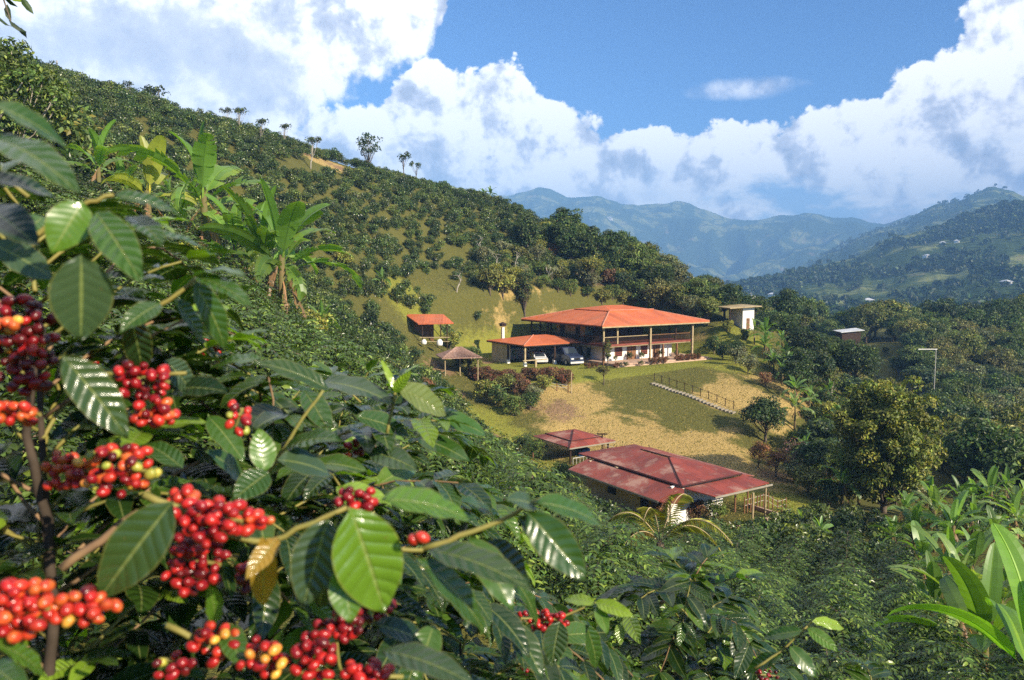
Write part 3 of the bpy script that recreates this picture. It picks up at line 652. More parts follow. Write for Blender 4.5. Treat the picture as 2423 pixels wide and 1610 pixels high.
def hip(mb, u0, u1, v0, v1, z0, z1, inset_u, inset_v, th=.12):
    """four sloped slabs from an eave rectangle to an inner rectangle"""
    a = [(u0, v0, z0), (u1, v0, z0), (u1, v1, z0), (u0, v1, z0)]; i_ = [(u0+inset_u, v0+inset_v, z1), (u1-inset_u, v0+inset_v, z1), (u1-inset_u, v1-inset_v, z1), (u0+inset_u, v1-inset_v, z1)]
    for k in range(4):
        q = [a[k], a[(k+1) % 4], i_[(k+1) % 4], i_[k]]; r_ = []
        for p in q:
            if not any(sum((p[j]-x[j])**2 for j in range(3)) < 1e-4 for x in r_): r_.append(p)
        slab(mb, r_, th)
def uat(px, v):
    """house u of a point on the plane v=const seen at photo column px"""
    r_ = (px-CX)/F; a, b_ = NC[0]+E2[0]*v, NC[1]+E2[1]*v; return (b_*r_-a)/(E1[0]-E1[1]*r_)
def vat(px, u):
    r_ = (px-CX)/F; a, b_ = NC[0]+E1[0]*u, NC[1]+E1[1]*u; return (a-b_*r_)/(E2[1]*r_-E2[0])

HS = empty('farmhouse', (NC[0], NC[1], PAD), PHI)
tag(HS, 'large two-storey farmhouse with wide orange hipped roof, white ground floor and railed wooden gallery', 'house')
EZ = 4.58
m = MB(); hip(m, 0, 17, 0, 16.2, EZ, EZ+1.32, 5.2, 5.0); rf = m.build('roof', M['roof'], HS)
m = MB(); hip(m, 4.9, 12.1, 4.7, 11.5, EZ+1.36, EZ+1.86, 2.2, 3.4); m.build('upper_roof', M['roof'], HS)
m = MB()
for a, b_ in (((0, 0, EZ), (5.2, 5.0, EZ+1.32)), ((17, 0, EZ), (11.8, 5.0, EZ+1.32)), ((0, 16.2, EZ), (5.2, 11.2, EZ+1.32))): m.tube([(a[0], a[1], a[2]+.03), (b_[0], b_[1], b_[2]+.03)], .08, 5)
m.tube([(4.9, 4.68, EZ+1.40), (12.1, 4.68, EZ+1.40)], .06, 4); m.build('ridge_cap', M['cap'], rf)
m = MB(); m.bx(0, 17, .0, .05, EZ-.26, EZ-.125); m.bx(16.95, 17, .06, 16.2, EZ-.26, EZ-.125); m.build('fascia', M['post'], rf)
m = MB(); m.bx(0, .05, .06, 16.2, EZ-.26, EZ-.125)
for k in range(22): m.bx(.3+k*.78, .36+k*.78, .1, 5.5, EZ-.24+.0, EZ-.14)
m.build('rafters', M['dark'], rf)
m = MB(); m.bx(.4, 16.6, .4, 15.8, EZ-.10, EZ-.04); m.build('ceiling', M['dark'], HS)
# ground floor
WV = 2.2; WU0, WU1 = uat(1434, WV), uat(1591, WV)
m = MB(); m.bx(WU0, WU1, WV, WV+.2, .3, 2.02); m.bx(WU0, WU0+.2, WV+.2, 12.3, .3, 2.02); m.bx(WU1-.2, WU1, WV+.2, 13, .3, 2.02); m.bx(WU0, WU1, 13, 13.2, .3, 2.02)
m.build('wall', M['white'], HS)
m = MB(); m.bx(1.2, 16, -.9, 13.6, .0, .3); m.bx(1.0, 16.2, -1.3, -.92, 0, .14); m.build('terrace', M['tile'], HS)
def opening(name, px0, px1, z0, z1, mat, v=WV, frame='wood'):
    a, b_ = uat(px0, v), uat(px1, v); m = MB(); m.bx(a, b_, v-.05, v-.01, z0, z1); d = m.build(name, M[mat], HS)
    m = MB(); m.bx(a-.09, a, v-.08, v-.01, z0, z1+.09); m.bx(b_, b_+.09, v-.08, v-.01, z0, z1+.09); m.bx(a, b_, v-.08, v-.01, z1, z1+.09); m.build('frame', M[frame], d)
    if name == 'window':
        m = MB()
        for k in range(5): m.bx(a+.03, b_-.03, v-.07, v-.053, z0+.08+k*(z1-z0)/5, z0+.16+k*(z1-z0)/5)
        m.build('shutter_slats', M['dark'], d)
    else:
        m = MB(); mid = (a+b_)/2; m.bx(mid-.03, mid+.03, v-.07, v-.052, z0, z1); m.build('door_stile', M['dark'], d)
    return d
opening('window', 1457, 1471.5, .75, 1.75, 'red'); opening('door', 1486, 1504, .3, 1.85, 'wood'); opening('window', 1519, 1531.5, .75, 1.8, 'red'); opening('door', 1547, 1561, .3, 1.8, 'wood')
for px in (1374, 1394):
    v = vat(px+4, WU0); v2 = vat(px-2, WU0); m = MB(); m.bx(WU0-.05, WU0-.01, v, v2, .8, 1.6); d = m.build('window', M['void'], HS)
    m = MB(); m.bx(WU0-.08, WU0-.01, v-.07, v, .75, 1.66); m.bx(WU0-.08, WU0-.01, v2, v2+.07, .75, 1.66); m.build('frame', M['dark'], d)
# gallery floor with red edge and pale strip
m = MB(); m.bx(.8, 14.9, .8, 15.4, 2.12, 2.34); m.build('gallery_floor', M['slab'], HS)
m = MB(); m.bx(.8, 14.9, .86, 15.3, 2.02, 2.118); m.build('gallery_beam', M['post'], HS)
# gallery posts and double-height posts
for px, z0, z1 in ((1428.8, 2.34, 4.5), (1461.6, 2.34, 4.5)):
    u = uat(px, .95); m = MB(); m.bx(u-.09, u+.09, .86, 1.04, z0, z1); m.build('gallery_post', M['post'], HS)
for px in (1540, 1639.6):
    u = uat(px, .68); m = MB(); m.bx(u-.1, u+.1, .58, .78, .3, 4.5); m.build('tall_post', M['post'], HS)
for px in (1570.8, 1603.6):
    u = uat(px, .95); m = MB(); m.bx(u-.09, u+.09, .88, 1.06, .3, 2.02); m.build('terrace_post', M['wood'], HS)
for (u, v) in ((.95, 5.4), (.95, 9), (.95, 11.6), (.95, 13.3), (.95, 15.2), (14.7, 4.5), (14.7, 8), (14.7, 11.5), (14.7, 15.2), (11.2, 15.2), (7.5, 15.2), (4, 15.2), (12.2, .95)):
    m = MB(); m.bx(u-.08, u+.08, v-.08, v+.08, 2.34, 4.5); m.build('gallery_post', M['dark'], HS)
for (u, v) in ((1.1, 1.1), (14.6, 8), (14.6, 15)):
    m = MB(); m.bx(u-.09, u+.09, v-.09, v+.09, .0, 2.02); m.build('terrace_post', M['wood'], HS)
def railing(p0, p1, top='post', z=2.34):
    m = MB(); n = int(math.dist(p0, p1)/.16)
    for k in range(n+1):
        f = k/n; x, y = p0[0]+(p1[0]-p0[0])*f, p0[1]+(p1[1]-p0[1])*f; m.bx(x-.025, x+.025, y-.025, y+.025, z, z+.78)
    r_ = m.build('railing', M['dark'], HS)
    m = MB(); m.box(((p0[0]+p1[0])/2, (p0[1]+p1[1])/2, z+.83), (abs(p1[0]-p0[0])+.08, abs(p1[1]-p0[1])+.08, .07)); m.build('handrail', M[top], r_)
railing((1.05, .95), (7.9, .95), 'post'); railing((8.1, .95), (14.7, .95), 'wood'); railing((14.7, 1.1), (14.7, 15), 'wood'); railing((.95, 1.1), (.95, 5.5), 'wood'); railing((4.2, 15.2), (14.6, 15.2), 'wood'); railing((.95, 5.7), (.95, 15.1), 'dark')
# upper rooms
m = MB(); m.bx(2, 2.15, 5.6, 11.3, 2.34, 4.48); m.bx(2.15, 5.5, 11.15, 11.3, 2.34, 4.48); m.bx(2.15, 5.5, 5.6, 5.75, 2.34, 4.48); m.build('upper_wall', M['cream'], HS)
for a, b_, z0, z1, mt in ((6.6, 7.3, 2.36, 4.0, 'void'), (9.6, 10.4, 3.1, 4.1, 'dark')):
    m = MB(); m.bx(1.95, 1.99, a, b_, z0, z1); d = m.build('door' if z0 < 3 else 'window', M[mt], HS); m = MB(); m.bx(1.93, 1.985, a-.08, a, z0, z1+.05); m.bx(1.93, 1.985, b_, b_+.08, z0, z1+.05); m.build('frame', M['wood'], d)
m = MB()
for a, b_ in ((1.9, 3.0), (3.5, 5.2), (5.9, 7.2), (7.6, 9.6)): m.bx(a, b_, 3.9, 4.0, 2.34, 4.48)
m.bx(1.9, 9.6, 3.92, 3.98, 2.34, 3.3); m.bx(1.9, 1.98, 4.0, 5.58, 2.34, 3.2); m.bx(9.5, 9.58, 4.0, 9, 2.34, 4.48); m.build('upper_wall', M['dark'], HS)
m = MB(); m.bx(5.5, 9.5, 10.9, 11, 2.34, 4.48); m.build('upper_wall', M['dark'], HS)
# carport wing
m = MB(); hip(m, -7.27, 2.6, 4.73, 12.8, 2.42, 3.12, 4.0, 4.0, .1); m.build('carport_roof', M['roof'], HS)
m = MB(); m.tube([(-7.27, 4.73, 2.45), (-3.27, 8.73, 3.15)], .07, 5); m.build('ridge_cap', M['cap'], HS)
m = MB(); m.bx(-7.27, .75, 4.73, 4.78, 2.2, 2.315); m.bx(-7.27, -7.22, 4.8, 12.8, 2.2, 2.315); m.build('fascia', M['dark'], HS)
m = MB(); m.bx(-6.8, 2.6, 12.2, 12.35, 0, 2.3); m.bx(-6.8, -6.65, 8.5, 12.2, 0, 2.3); m.build('carport_wall', M['cream'], HS)
m = MB(); m.bx(-5.5, -.5, 12.05, 12.18, .0, 1.25); m.build('low_wall', M['white'], HS)
m = MB(); m.bx(-5.4, -1.2, 12.08, 12.19, 1.3, 2.2); m.build('carport_dark_panel', M['void'], HS)  # dark panel stands in for the shade deep inside the carport
for u, v in ((-6.9, 5.1), (-6.9, 8.6), (-2.8, 5.1), (.9, 5.1)):
    m = MB(); m.bx(u-.09, u+.09, v-.09, v+.09, .0, 2.3); p_ = m.build('carport_post', M['dark' if v > 6 or u > -6 else 'post'], HS)
    m = MB(); m.bx(u-.16, u+.16, v-.16, v+.16, 0, .45); m.build('post_base', M['white'], p_)
m = MB(); m.bx(-7.9, -4.6, 3.9, 4.1, .75, .85); m.bx(-6.3, -6.1, 3.92, 4.08, 0, .75); m.build('counter', M['post'], HS)
m = MB(); m.bx(-5.2, -4.9, 12.5, 12.8, 0, 3.9); ch = m.build('chimney', M['white'], HS)
m = MB(); m.bx(-5.35, -4.75, 12.35, 12.95, 4.02, 4.3); hip(m, -5.45, -4.65, 12.25, 13.05, 4.3, 4.55, .39, .39, .04); m.build('chimney_cap', M['dark'], ch)

# ------------------------------------------------------------------ lower shed
SHD = empty('farm_shed', (SH[0], SH[1], SHZ), PHI); tag(SHD, 'low shed with broad weathered dark red sheet roof in two tiers below the grass slope', 'shed')
e = -12.3-SHZ
m = MB(); hip(m, 0, 5.2, 0, 9.8, e, e+.62, 2.4, 3.6, .08); m.build('roof', M['oldroof'], SHD)
m = MB(); m.tube([(0, 0, e+.03), (2.5, 3.6, e+.64), (2.5, 6.2, e+.64)], .05, 5); m.tube([(0, -.02, e-.02), (5.2, -.02, e-.02)], .06, 4); m.tube([(-.02, 0, e-.02), (-.02, 8.8, e-.02)], .07, 4); m.build('ridge_cap', M['darkcap'], SHD)
m = MB(); slab(m, [(-1.75, .1, e-.62), (-.05, .1, e-.12), (-.05, 8.6, e-.12), (-1.75, 8.6, e-.62)], .06); m.build('side_roof', M['oldroof'], SHD)
m = MB(); slab(m, [(.9, -1.7, e-.34), (5.9, -1.5, e-.34), (5.4, -.06, e-.12), (.15, -.06, e-.12)], .06); m.build('front_roof', M['oldroof'], SHD)
m = MB(); slab(m, [(-1.75, .0, e-.63), (-.9, -1.1, e-.66), (.05, -.15, e-.14), (-.07, .02, e-.13)], .05); m.build('corner_roof', M['oldroof'], SHD)
m = MB(); slab(m, [(5.22, .1, e-.1), (6.5, .1, e-.35), (6.5, 9.5, e-.35), (5.22, 9.5, e-.1)], .05); m.build('back_roof', M['oldroof'], SHD)
m = MB(); m.bx(-1.78, -1.74, .1, 8.6, e-.76, e-.64); m.bx(.9, 5.9, -1.78, -1.72, e-.46, e-.36); m.build('fascia', M['conc'], SHD)
m = MB(); m.bx(-.5, -.35, .6, 8.2, -.3, e-.3); m.bx(-.35, 4.0, 8.05, 8.2, -.3, e-.15); m.bx(3.9, 4.05, .6, 8.2, -.3, e-.1); m.build('wall', M['cream'], SHD)  # white walls; their shade is put into the cream colour
m = MB(); m.bx(-.35, 4.05, .45, .6, -.3, e-.1); m.build('wall', M['white'], SHD)
for a, b_, z0, z1 in ((2.2, 2.9, -.2, 1.6), (5.2, 6.0, .7, 1.4)):
    m = MB(); m.bx(-.54, -.51, a, b_, z0, z1); m.build('door' if z0 < 0 else 'window', M['void'], SHD)
m = MB(); m.bx(-.4, 6.4, -2.2, .44, -1.2, -.25); m.build('terrace', M['tile'], SHD)
m = MB(); m.bx(1.2, 6.4, -2.2, -2.08, -.25, .25); m.bx(6.28, 6.4, -2.08, .4, -.25, .25); m.build('parapet', M['tile'], SHD)
for u, v, z0 in ((5.75, -1.4, -.9), (3.5, -2.3, -1.0), (4.9, .2, -.25), (6.3, .4, -.9), (6.35, 5, -.6), (6.35, 9.2, -.6)):
    m = MB(); m.tube([(u, v, z0), (u, v, e-.4)], .065, 6); m.build('roof_post', M['post' if v < 0 else 'wood'], SHD)

PVN = empty('pavilion', (PV[0], PV[1], PVZ), PHI); tag(PVN, 'small open pavilion with faded red hipped roof beside the low red-roofed shed', 'pavilion')
e = W(1347.3, 1059.9, 56)[2]-PVZ+.02
m = MB(); hip(m, 0, 4.5, 0, 4.9, e, e+.22, .75, .75, .06); m.build('lower_roof', M['oldroof'], PVN)
m = MB(); hip(m, .72, 3.78, .72, 4.18, e+.27, e+.62, 1.5, 1.7, .05); m.build('roof', M['oldroof'], PVN)
m = MB(); m.tube([(.75, .75, e+.25), (3.75, .75, e+.25)], .05, 4); m.tube([(.75, .75, e+.25), (.75, 4.15, e+.25)], .05, 4); m.tube([(0, 0, e+.02), (.72, .72, e+.3), (2.2, 2.4, e+.66)], .05, 5); m.build('ridge_cap', M['darkcap'], PVN)
m = MB(); m.bx(0, 4.5, -.04, 0, e-.16, e-.065); m.build('fascia', M['conc'], PVN)
for u, v in ((.4, .4), (4.1, .4), (.4, 4.5), (4.1, 4.5)):
    m = MB(); m.tube([(u, v, -1.2), (u, v, e+.1)], .075, 6); m.build('roof_post', M['dark'], PVN)
m = MB(); m.bx(.1, 5.4, .1, 4.7, -.55, -.38); m.build('floor', M['tile'], PVN)
m = MB()
for k in range(12): m.bx(.5+k*.33, .53+k*.33, .2, .23, -.38, .45)
m.bx(.5, 4.2, .19, .24, .45, .5); m.build('railing', M['wire'], PVN)
T_ = empty('water_tank', (PV[0]+E1[0]*3+E2[0]*2.2, PV[1]+E1[1]*3+E2[1]*2.2, PVZ-.38), PHI); tag(T_, 'blue water drum standing on the pavilion floor behind the railing', 'drum')
m = MB(); m.tube([(0, 0, 0), (0, 0, .05), (0, 0, .9), (0, 0, .95)], [.55, .6, .6, .5], 16); m.build('drum', rmat('blue_plastic', (.05, .12, .30), .4), T_, smooth=False)
m = MB(); m.tube([(0, 0, .951), (0, 0, 1.03)], [.42, .38], 16); m.build('lid', M['dark'], T_)

# ------------------------------------------------------------------ gazebo, tile hut, far hut
q = W(1004, 766, 79); gzz = gz(q[0], q[1]); gy = min(gzz, q[2]-2.15)
GA = empty('garden_shelter', (q[0], q[1], gy), R(4)); tag(GA, 'small open shelter with flat orange sheet roof on thin posts left of the farmhouse', 'shelter')
e = q[2]-gy
m = MB(); slab(m, [(-.6, -.25, e), (3.05, -.15, e+.06), (1.9, 4.2, e+.75), (-2.3, 4.1, e+.78)], .1); m.build('roof', M['roof'], GA)
for u, v, hh in ((-.2, 0, 0), (2.35, .1, 0), (1.6, 3.6, .5), (-1.6, 3.6, .5)):
    m = MB(); m.tube([(u, v, -.5), (u, v, e+hh-.05)], .06, 6); m.build('roof_post', M['dark'], GA)
m = MB(); m.bx(-1.2, .9, 2.2, 2.35, -.3, e-.1+.3); m.build('back_wall', M['wood'], GA)
m = MB(); m.bx(-.5, 2.6, -.05, .02, .78, .86); 
m.bx(-.5, 2.6, -.05, .02, .36, .42); m.build('railing', M['post'], GA)
def sack(px, py, D, name, label, cat, mat, r, h):
    p = W(px, py, D); z = p[2]
    o = empty(name, (p[0], p[1], z)); tag(o, label, cat); m = MB(); m.tube([(0, 0, 0), (0, 0, h*.1), (.02, 0, h*.6), (0, 0, h*.92), (0, 0, h)], [r*.8, r, r*.95, r*.6, r*.2], 10); m.build('body', M[mat], o, smooth=True)
    m = MB(); m.tube([(0, 0, h*.97), (.03, 0, h*1.15)], [r*.15, r*.25], 6); m.build('tie', M['post'], o); return o
sack(1040, 818, 77.6, 'feed_sack', 'white sack standing at the right front corner of the small shelter', 'sack', 'white', .33, .65)
sack(1003, 815, 77.6, 'feed_sack', 'white sack standing at the left front corner of the small shelter', 'sack', 'white', .28, .5)
q = W(1085, 842, 74); HT = empty('tile_hut', (q[0], q[1], gz(q[0], q[1])), R(15)); e = max(1.3, q[2]-gz(q[0], q[1])); tag(HT, 'rustic open hut with low pyramid roof of mottled old clay tiles beside the garden path', 'hut')
m = MB(); hip(m, -1.95, 1.95, -1.9, 1.9, e, e+.85, 1.9, 1.88, .08); rr_ = m.build('roof', M['thatch'], HT)
m = MB()
for k in range(26):
    f = k/26; m.tube([(-1.9+3.8*f, -1.93, e+.05), ((-1.9+3.8*f)*.15, -.15, e+.88)], .035, 4, cap=False)
m.build('tile_rows', M['thatch'], rr_)
for u, v in ((-1.6, -1.5), (1.6, -1.5), (-1.6, 1.5), (1.6, 1.5), (.1, -.2)):
    m = MB(); m.tube([(u, v, -.4), (u, v, e+.1)], .06, 6); m.build('roof_post', M['post'], HT)
# white hut on the right shoulder
q = W(1745, 768, 100); g0 = gz(q[0], q[1]); HU = empty('white_hut', (q[0], q[1], g0-.1), R(20)); e = (650-728)/1800*100-g0; tag(HU, 'small white hut with overhanging flat roof on the grassy shoulder right of the farmhouse', 'hut')
m = MB(); m.bx(.8, 2.6, 0, .15, -.5, e); m.bx(.8, .95, .15, 3, -.5, e); m.bx(2.45, 2.6, .15, 3, -.5, e); m.bx(.95, 2.45, 2.85, 3, -.5, e); m.build('wall', M['white'], HU)
m = MB(); slab(m, [(-1.8, -.8, e+.12), (3.2, -.8, e+.32), (3.2, 3.6, e+.4), (-1.8, 3.6, e+.2)], .12); m.build('roof', M['post'], HU)
m = MB(); m.bx(1.4, 1.9, -.04, -.01, -.4, 1.5); m.build('door', M['wood'], HU); m = MB(); m.tube([(-1.6, -.6, -.5), (-1.6, -.6, e+.05)], .06, 6); m.build('roof_post', M['dark'], HU)
HUTP = q; q = W(2010, 786, 140); SR = empty('roofed_shed', (q[0], q[1], q[2]), R(10)); tag(SR, 'low shed with pale grey metal roof half hidden among trees on the right', 'shed')
m = MB(); slab(m, [(-2.3, -1., .05), (2.4, -1., .4), (2.6, 2., .6), (-2.1, 2., .2)], .1); m.build('roof', M['zinc'], SR); m = MB(); m.bx(-1.8, 2, -.5, 1.6, -3, .0); m.build('wall', M['dark'], SR)
q = W(2213, 868, 100); g0 = gz(q[0], q[1]); top = (650-828)/1800*100; PO = empty('crossbar_pole', (q[0], q[1], g0)); tag(PO, 'thin pole with a long white crossbar standing out of the woods on the right', 'pole')
m = MB(); m.tube([(0, 0, -.5), (0, 0, top-g0)], .045, 6); m.build('pole', M['wire'], PO); m = MB(); m.box((-1.1, 0, top-g0+.06), (2.5, .07, .09)); m.build('crossbar', M['white'], PO)

# ------------------------------------------------------------------ vehicles
def paint(n, c): return rmat(n, c, .25, tuple(x*.9 for x in c), 1, .6)
def car(name, label, cat, loc, rz, body, L=4.5, Wd=1.8, H=1.8, hood=.95):
    root = empty(name, loc, rz); tag(root, label, cat); h2 = Wd/2
    prof = [(-L/2, .35), (-L/2, .95*H*.55), (-L/2+.12, H*.62), (-L/2+.3, H*.97), (-L/2+.6, H), (L*.10, H), (L*.26, H*.64), (L/2-.15, H*.56), (L/2, H*.45), (L/2+.03, .35)]
    m = MB(); n = len(prof); V = []
    for s_, sc2 in ((-1, 1), (1, 1)):
        for x, z in prof: V.append((x, s_*(h2-(.12 if z > H*.7 else 0)), z))
    m.add(V, [tuple(range(n-1, -1, -1)), tuple(range(n, 2*n))]+[(i, (i+1) % n, (i+1) % n+n, i+n) for i in range(n)]); b_ = m.build('body', body, root)
    bv = b_.modifiers.new('bevel', 'BEVEL'); bv.width = .06; bv.segments = 2
    for s_ in (-1, 1):
        m = MB(); y = s_*(h2-.055); m.add([(-L/2+.35, y+.0*s_, H*.66), (-L/2+.5, y-.06*s_, H*.93), (L*.08, y-.06*s_, H*.93), (L*.22, y, H*.66), (-L/2+.35, y+.012*s_, H*.66)], [(0, 1, 2, 3)]); m.build('side_window', M['glass'], root)
        for x in (-L*.31, L*.31):
            m = MB(); m.tube([(x, s_*(h2-.16), .36), (x, s_*(h2+.02), .36)], .36, 16); w_ = m.build('wheel', M['void'], root); m = MB(); m.tube([(x, s_*(h2+.021), .36), (x, s_*(h2+.035), .36)], .2, 12); m.build('rim', M['zinc'], w_)
        m = MB(); m.box((L/2+.02, s_*(h2-.32), H*.42), (.06, .34, .16)); m.build('headlight', M['zinc'], root)
    m = MB(); m.add([(L*.115, -h2+.22, H*.95), (L*.115, h2-.22, H*.95), (L*.252, h2-.16, H*.67), (L*.252, -h2+.16, H*.67)], [(0, 1, 2, 3)])
    for i, v in enumerate(m.V): m.V[i] = (v[0]+.03, v[1], v[2]+.02)
    m.build('windscreen', M['glass'], root)
    m = MB(); m.bx(L/2-.02, L/2+.07, -h2+.6, h2-.6, H*.36, H*.46); m.build('grille', M['void'], root)
    m = MB(); m.bx(L/2-.04, L/2+.09, -h2+.05, h2-.05, .28, .5); m.build('bumper', M['zinc'], root)
    m = MB(); m.bx(L/2+.09, L/2+.1, -.22, .22, .34, .46); m.build('number_plate', M['white'], root)
    return root
def hl(u, v): return NC[0]+E1[0]*u+E2[0]*v, NC[1]+E1[1]*u+E2[1]*v
p = hl(-1.5, 4.6); car('suv', 'dark blue and silver off-road car parked nose out under the carport', 'car', (*p, PAD), R(-62), paint('suv_paint', (.025, .035, .07)), 4.5, 1.85, 1.95)
p = hl(-3.6, 7.2); car('small_car', 'small white car standing deep in the carport left of the dark off-road car', 'car', (*p, PAD), R(-78), paint('white_paint', (.72, .74, .76)), 3.3, 1.5, 1.25)

# ------------------------------------------------------------------ steps, fences, poles
def gpt(px, py, D): p = W(px, py, D); return np.array((p[0], p[1], gz(p[0], p[1])))
a, b_ = gpt(1545, 905, 76.5), gpt(1735, 978, 70.5)
m = MB()
for k in range(24):
    f = k/23; p = a*(1-f)+b_*f; z = gz(p[0], p[1]); m.box((p[0], p[1], z+.02), (.22, .7, .2), math.atan2(b_[1]-a[1], b_[0]-a[0]))
o = m.build('garden_steps', M['conc']); tag(o, 'flight of concrete steps running down across the grass slope below the lawn', 'steps')
FN = empty('handrail_fence', tuple(a)); tag(FN, 'thin post and wire fence following the upper side of the concrete steps', 'fence')
off = np.array((.3, .9, 0)); pts = []
for k in range(11):
    f = k/10; p = a*(1-f)+b_*f+off; z = gz(p[0], p[1]); m = MB(); m.tube([(p[0]-a[0], p[1]-a[1], z-a[2]-.2), (p[0]-a[0], p[1]-a[1], z-a[2]+.8)], .04, 5); m.build('post', M['dark'], FN); pts.append((p[0]-a[0], p[1]-a[1], z-a[2]+.7))
m = MB(); m.tube(pts, .02, 4); m.build('wire', M['dark'], FN)
def fence(pix, label, n, h=1.0, mat='wood', rails=(0.5, .85), name='wire_fence'):
    P_ = [gpt(*p) for p in pix]; o0 = P_[0]; root = empty(name, tuple(o0)); tag(root, label, 'fence'); pts = []
    seg = np.linspace(0, len(P_)-1.0001, n)
    for s_ in seg:
        i = int(s_); f = s_-i; p = P_[i]*(1-f)+P_[i+1]*f; z = gz(p[0], p[1]); d = (p[0]-o0[0], p[1]-o0[1], z-o0[2]); pts.append(d)
        m = MB(); m.tube([(d[0], d[1], d[2]-.3), (d[0]+random.uniform(-.04, .04), d[1], d[2]+h*random.uniform(.9, 1.1))], .05, 5); m.build('post', M[mat], root)
    for r_ in rails: m = MB(); m.tube([(x, y, z+h*r_) for x, y, z in pts], .015, 4); m.build('wire', M['wire'], root)
fence([(1430, 1030, 58), (1500, 1050, 57), (1580, 1078, 55)], 'post and wire fence above the back of the low red roof', 6, 1.3)
fence([(1760, 1265, 46), (1800, 1240, 47), (1860, 1222, 49)], 'short fence of thin upright sticks right of the low shed', 12, 1.0, 'wood')
fence([(1225, 1085, 54), (1262, 1090, 54)], 'old wooden gate posts with a single rail on the grass left of the pavilion', 2, 1.3, 'wood', (.45,), 'gate_posts')
fence([(1150, 915, 71), (1250, 912, 71), (1345, 905, 71.5)], 'low rail fence along the lower edge of the brown garden hedge', 8, .7, 'wood', (.6, .95), 'garden_fence')
def pole(px, py, D, h, label, mat='post', r_=.07, arm=None):
    p = gpt(px, py, D); root = empty('wooden_pole', tuple(p)); tag(root, label, 'pole'); m = MB(); m.tube([(0, 0, -.3), (0, 0, h)], [r_, r_*.8], 7); m.build('shaft', M[mat], root)
    if arm: m = MB(); m.box((0, 0, h), (arm, .1, .1)); m.build('crossarm', M['dark'], root)
    return root
pole(1352, 912, 71.5, 2.0, 'bare pale post at the corner of the lawn right of the brown hedge')
pole(1425, 1040, 58.5, 1.9, 'short dark post with crossarm behind the small pavilion', 'dark', .06, .8)
pole(138, 215, 92, 3.0, 'thin pale stake on the skyline at the upper left', 'palebark', .09)
# hillside stump
p = gpt(1121, 727, 89); ST = empty('tree_stump', tuple(p)); tag(ST, 'whitish weathered stump standing on bare earth uphill from the farmhouse', 'stump')
m = MB(); m.tube([(0, 0, -.2), (.05, 0, .5), (-.15, .05, 1.0)], [.42, .34, .22], 8); m.build('trunk', M['white'], ST); m = MB(); m.tube([(.05, 0, .35), (.45, 0, .75), (.6, 0, .55)], [.2, .16, .1], 6); m.build('branch', M['white'], ST)
# low lean-to by the gazebo
p = gpt(1100, 790, 84); LT = empty('lean_to', tuple(p), R(12)); tag(LT, 'tiny grey sheet lean-to on the bare earth between shelter and farmhouse', 'lean-to')
m = MB(); slab(m, [(-1, -.8, 1.2), (1.2, -.8, 1.25), (.9, .9, 1.55), (-1.3, .9, 1.5)], .06); m.build('roof', M['conc'], LT)
m = MB(); [m.tube([(u, v, -.2), (u, v, 1.25)], .05, 5) for u, v in ((-.8, -.6), (1., -.6), (.8, .7), (-1, .7))]; m.build('posts', M['dark'], LT)
# houses dotted over the far hillside
def far_house(px, D, s, label, wallm='white', roofm='zinc'):
    p = farpt(px, D); root = empty('hillside_house', (float(p[0]), float(p[1]), float(p[2])), random.random()*3, s); tag(root, label, 'house', 'houses scattered over the far valley side')
    m = MB(); m.bx(-4, 4, -3, 3, -2, 3); m.build('wall', M[wallm], root); m = MB(); hip(m, -4.8, 4.8, -3.8, 3.8, 3, 4.8, 3.7, 3.7, .15); m.build('roof', M[roofm], root)
fh = [(2052, 640, 'tiny pale house low on the green valley side'), (2072, 600, 'tiny pale house just below another on the valley side'), (2132, 560, 'tiny white house among dark trees of the valley side'), (2188, 900, 'tiny white house beside a field high on the far slope'),
      (2222, 980, 'small pale roof above the fields of the far slope'), (2255, 985, 'small pale roof next to another above the far fields'), (2405, 1150, 'small house at the right edge high on the far slope'), (2378, 640, 'small house at the right edge low on the far slope'),
      (1778, 800, 'tiny house at the mouth of the far valley'), (1770, 900, 'tiny house deep in the far valley mouth'), (1828, 800, 'tiny house on the valley floor among woods'), (1440, 3800, 'pale speck of a house on the blue mountain')]
for px, D, lb_ in fh: far_house(px, D, .9 if D < 1500 else 3, lb_)
# ------------------------------------------------------------------ trees and shrubs
def tp(seed, name='tree', bark='bark', lm='tree', **k):
    lb, mb = tree_arrays(seed, **k); return proto_thing(name, lb, mb, M[lm], M[bark], 'crown', 'trunk')
DKG, MDG, OLV, YLG, BRN, GRY = (.050, .088, .020), (.095, .14, .028), (.13, .145, .032), (.22, .24, .045), (.19, .10, .05), (.20, .22, .11)
YEL = (.22, .19, .035)
TD = [tp(1+i, h=5, rx=2.6+.2*i, rz=2.1, nc=46, nl=95, ls=.30, base=b_, tr=.14) for i, b_ in enumerate((DKG, MDG, (.045, .08, .03), DKG))]
TS = [tp(21+i, 'shrub', h=2.6, rx=1.5, rz=1.25, nc=26, nl=70, ls=.22, base=b_, tr=.07, trunk_h=.5, young=.12, yc=YEL) for i, b_ in enumerate((OLV, YLG, MDG, DKG, GRY, BRN))]
TO = [tp(41+i, h=6, rx=2.4, rz=1.8, nc=26, nl=60, ls=.28, base=b_, tr=.13, open_=1, clump=.28, bark='palebark') for i, b_ in enumerate((MDG, OLV, GRY))]
TL = [tp(81+i, h=5, rx=2.5, rz=2.2, nc=44, nl=90, ls=.30, base=b_, tr=.14, young=.15, yc=YEL) for i, b_ in enumerate(((.13, .165, .035), (.17, .175, .05), (.16, .19, .09)))]
def yscale(py_b, py_t, D, h): return max(.2, (py_b-py_t)/F*D/h)
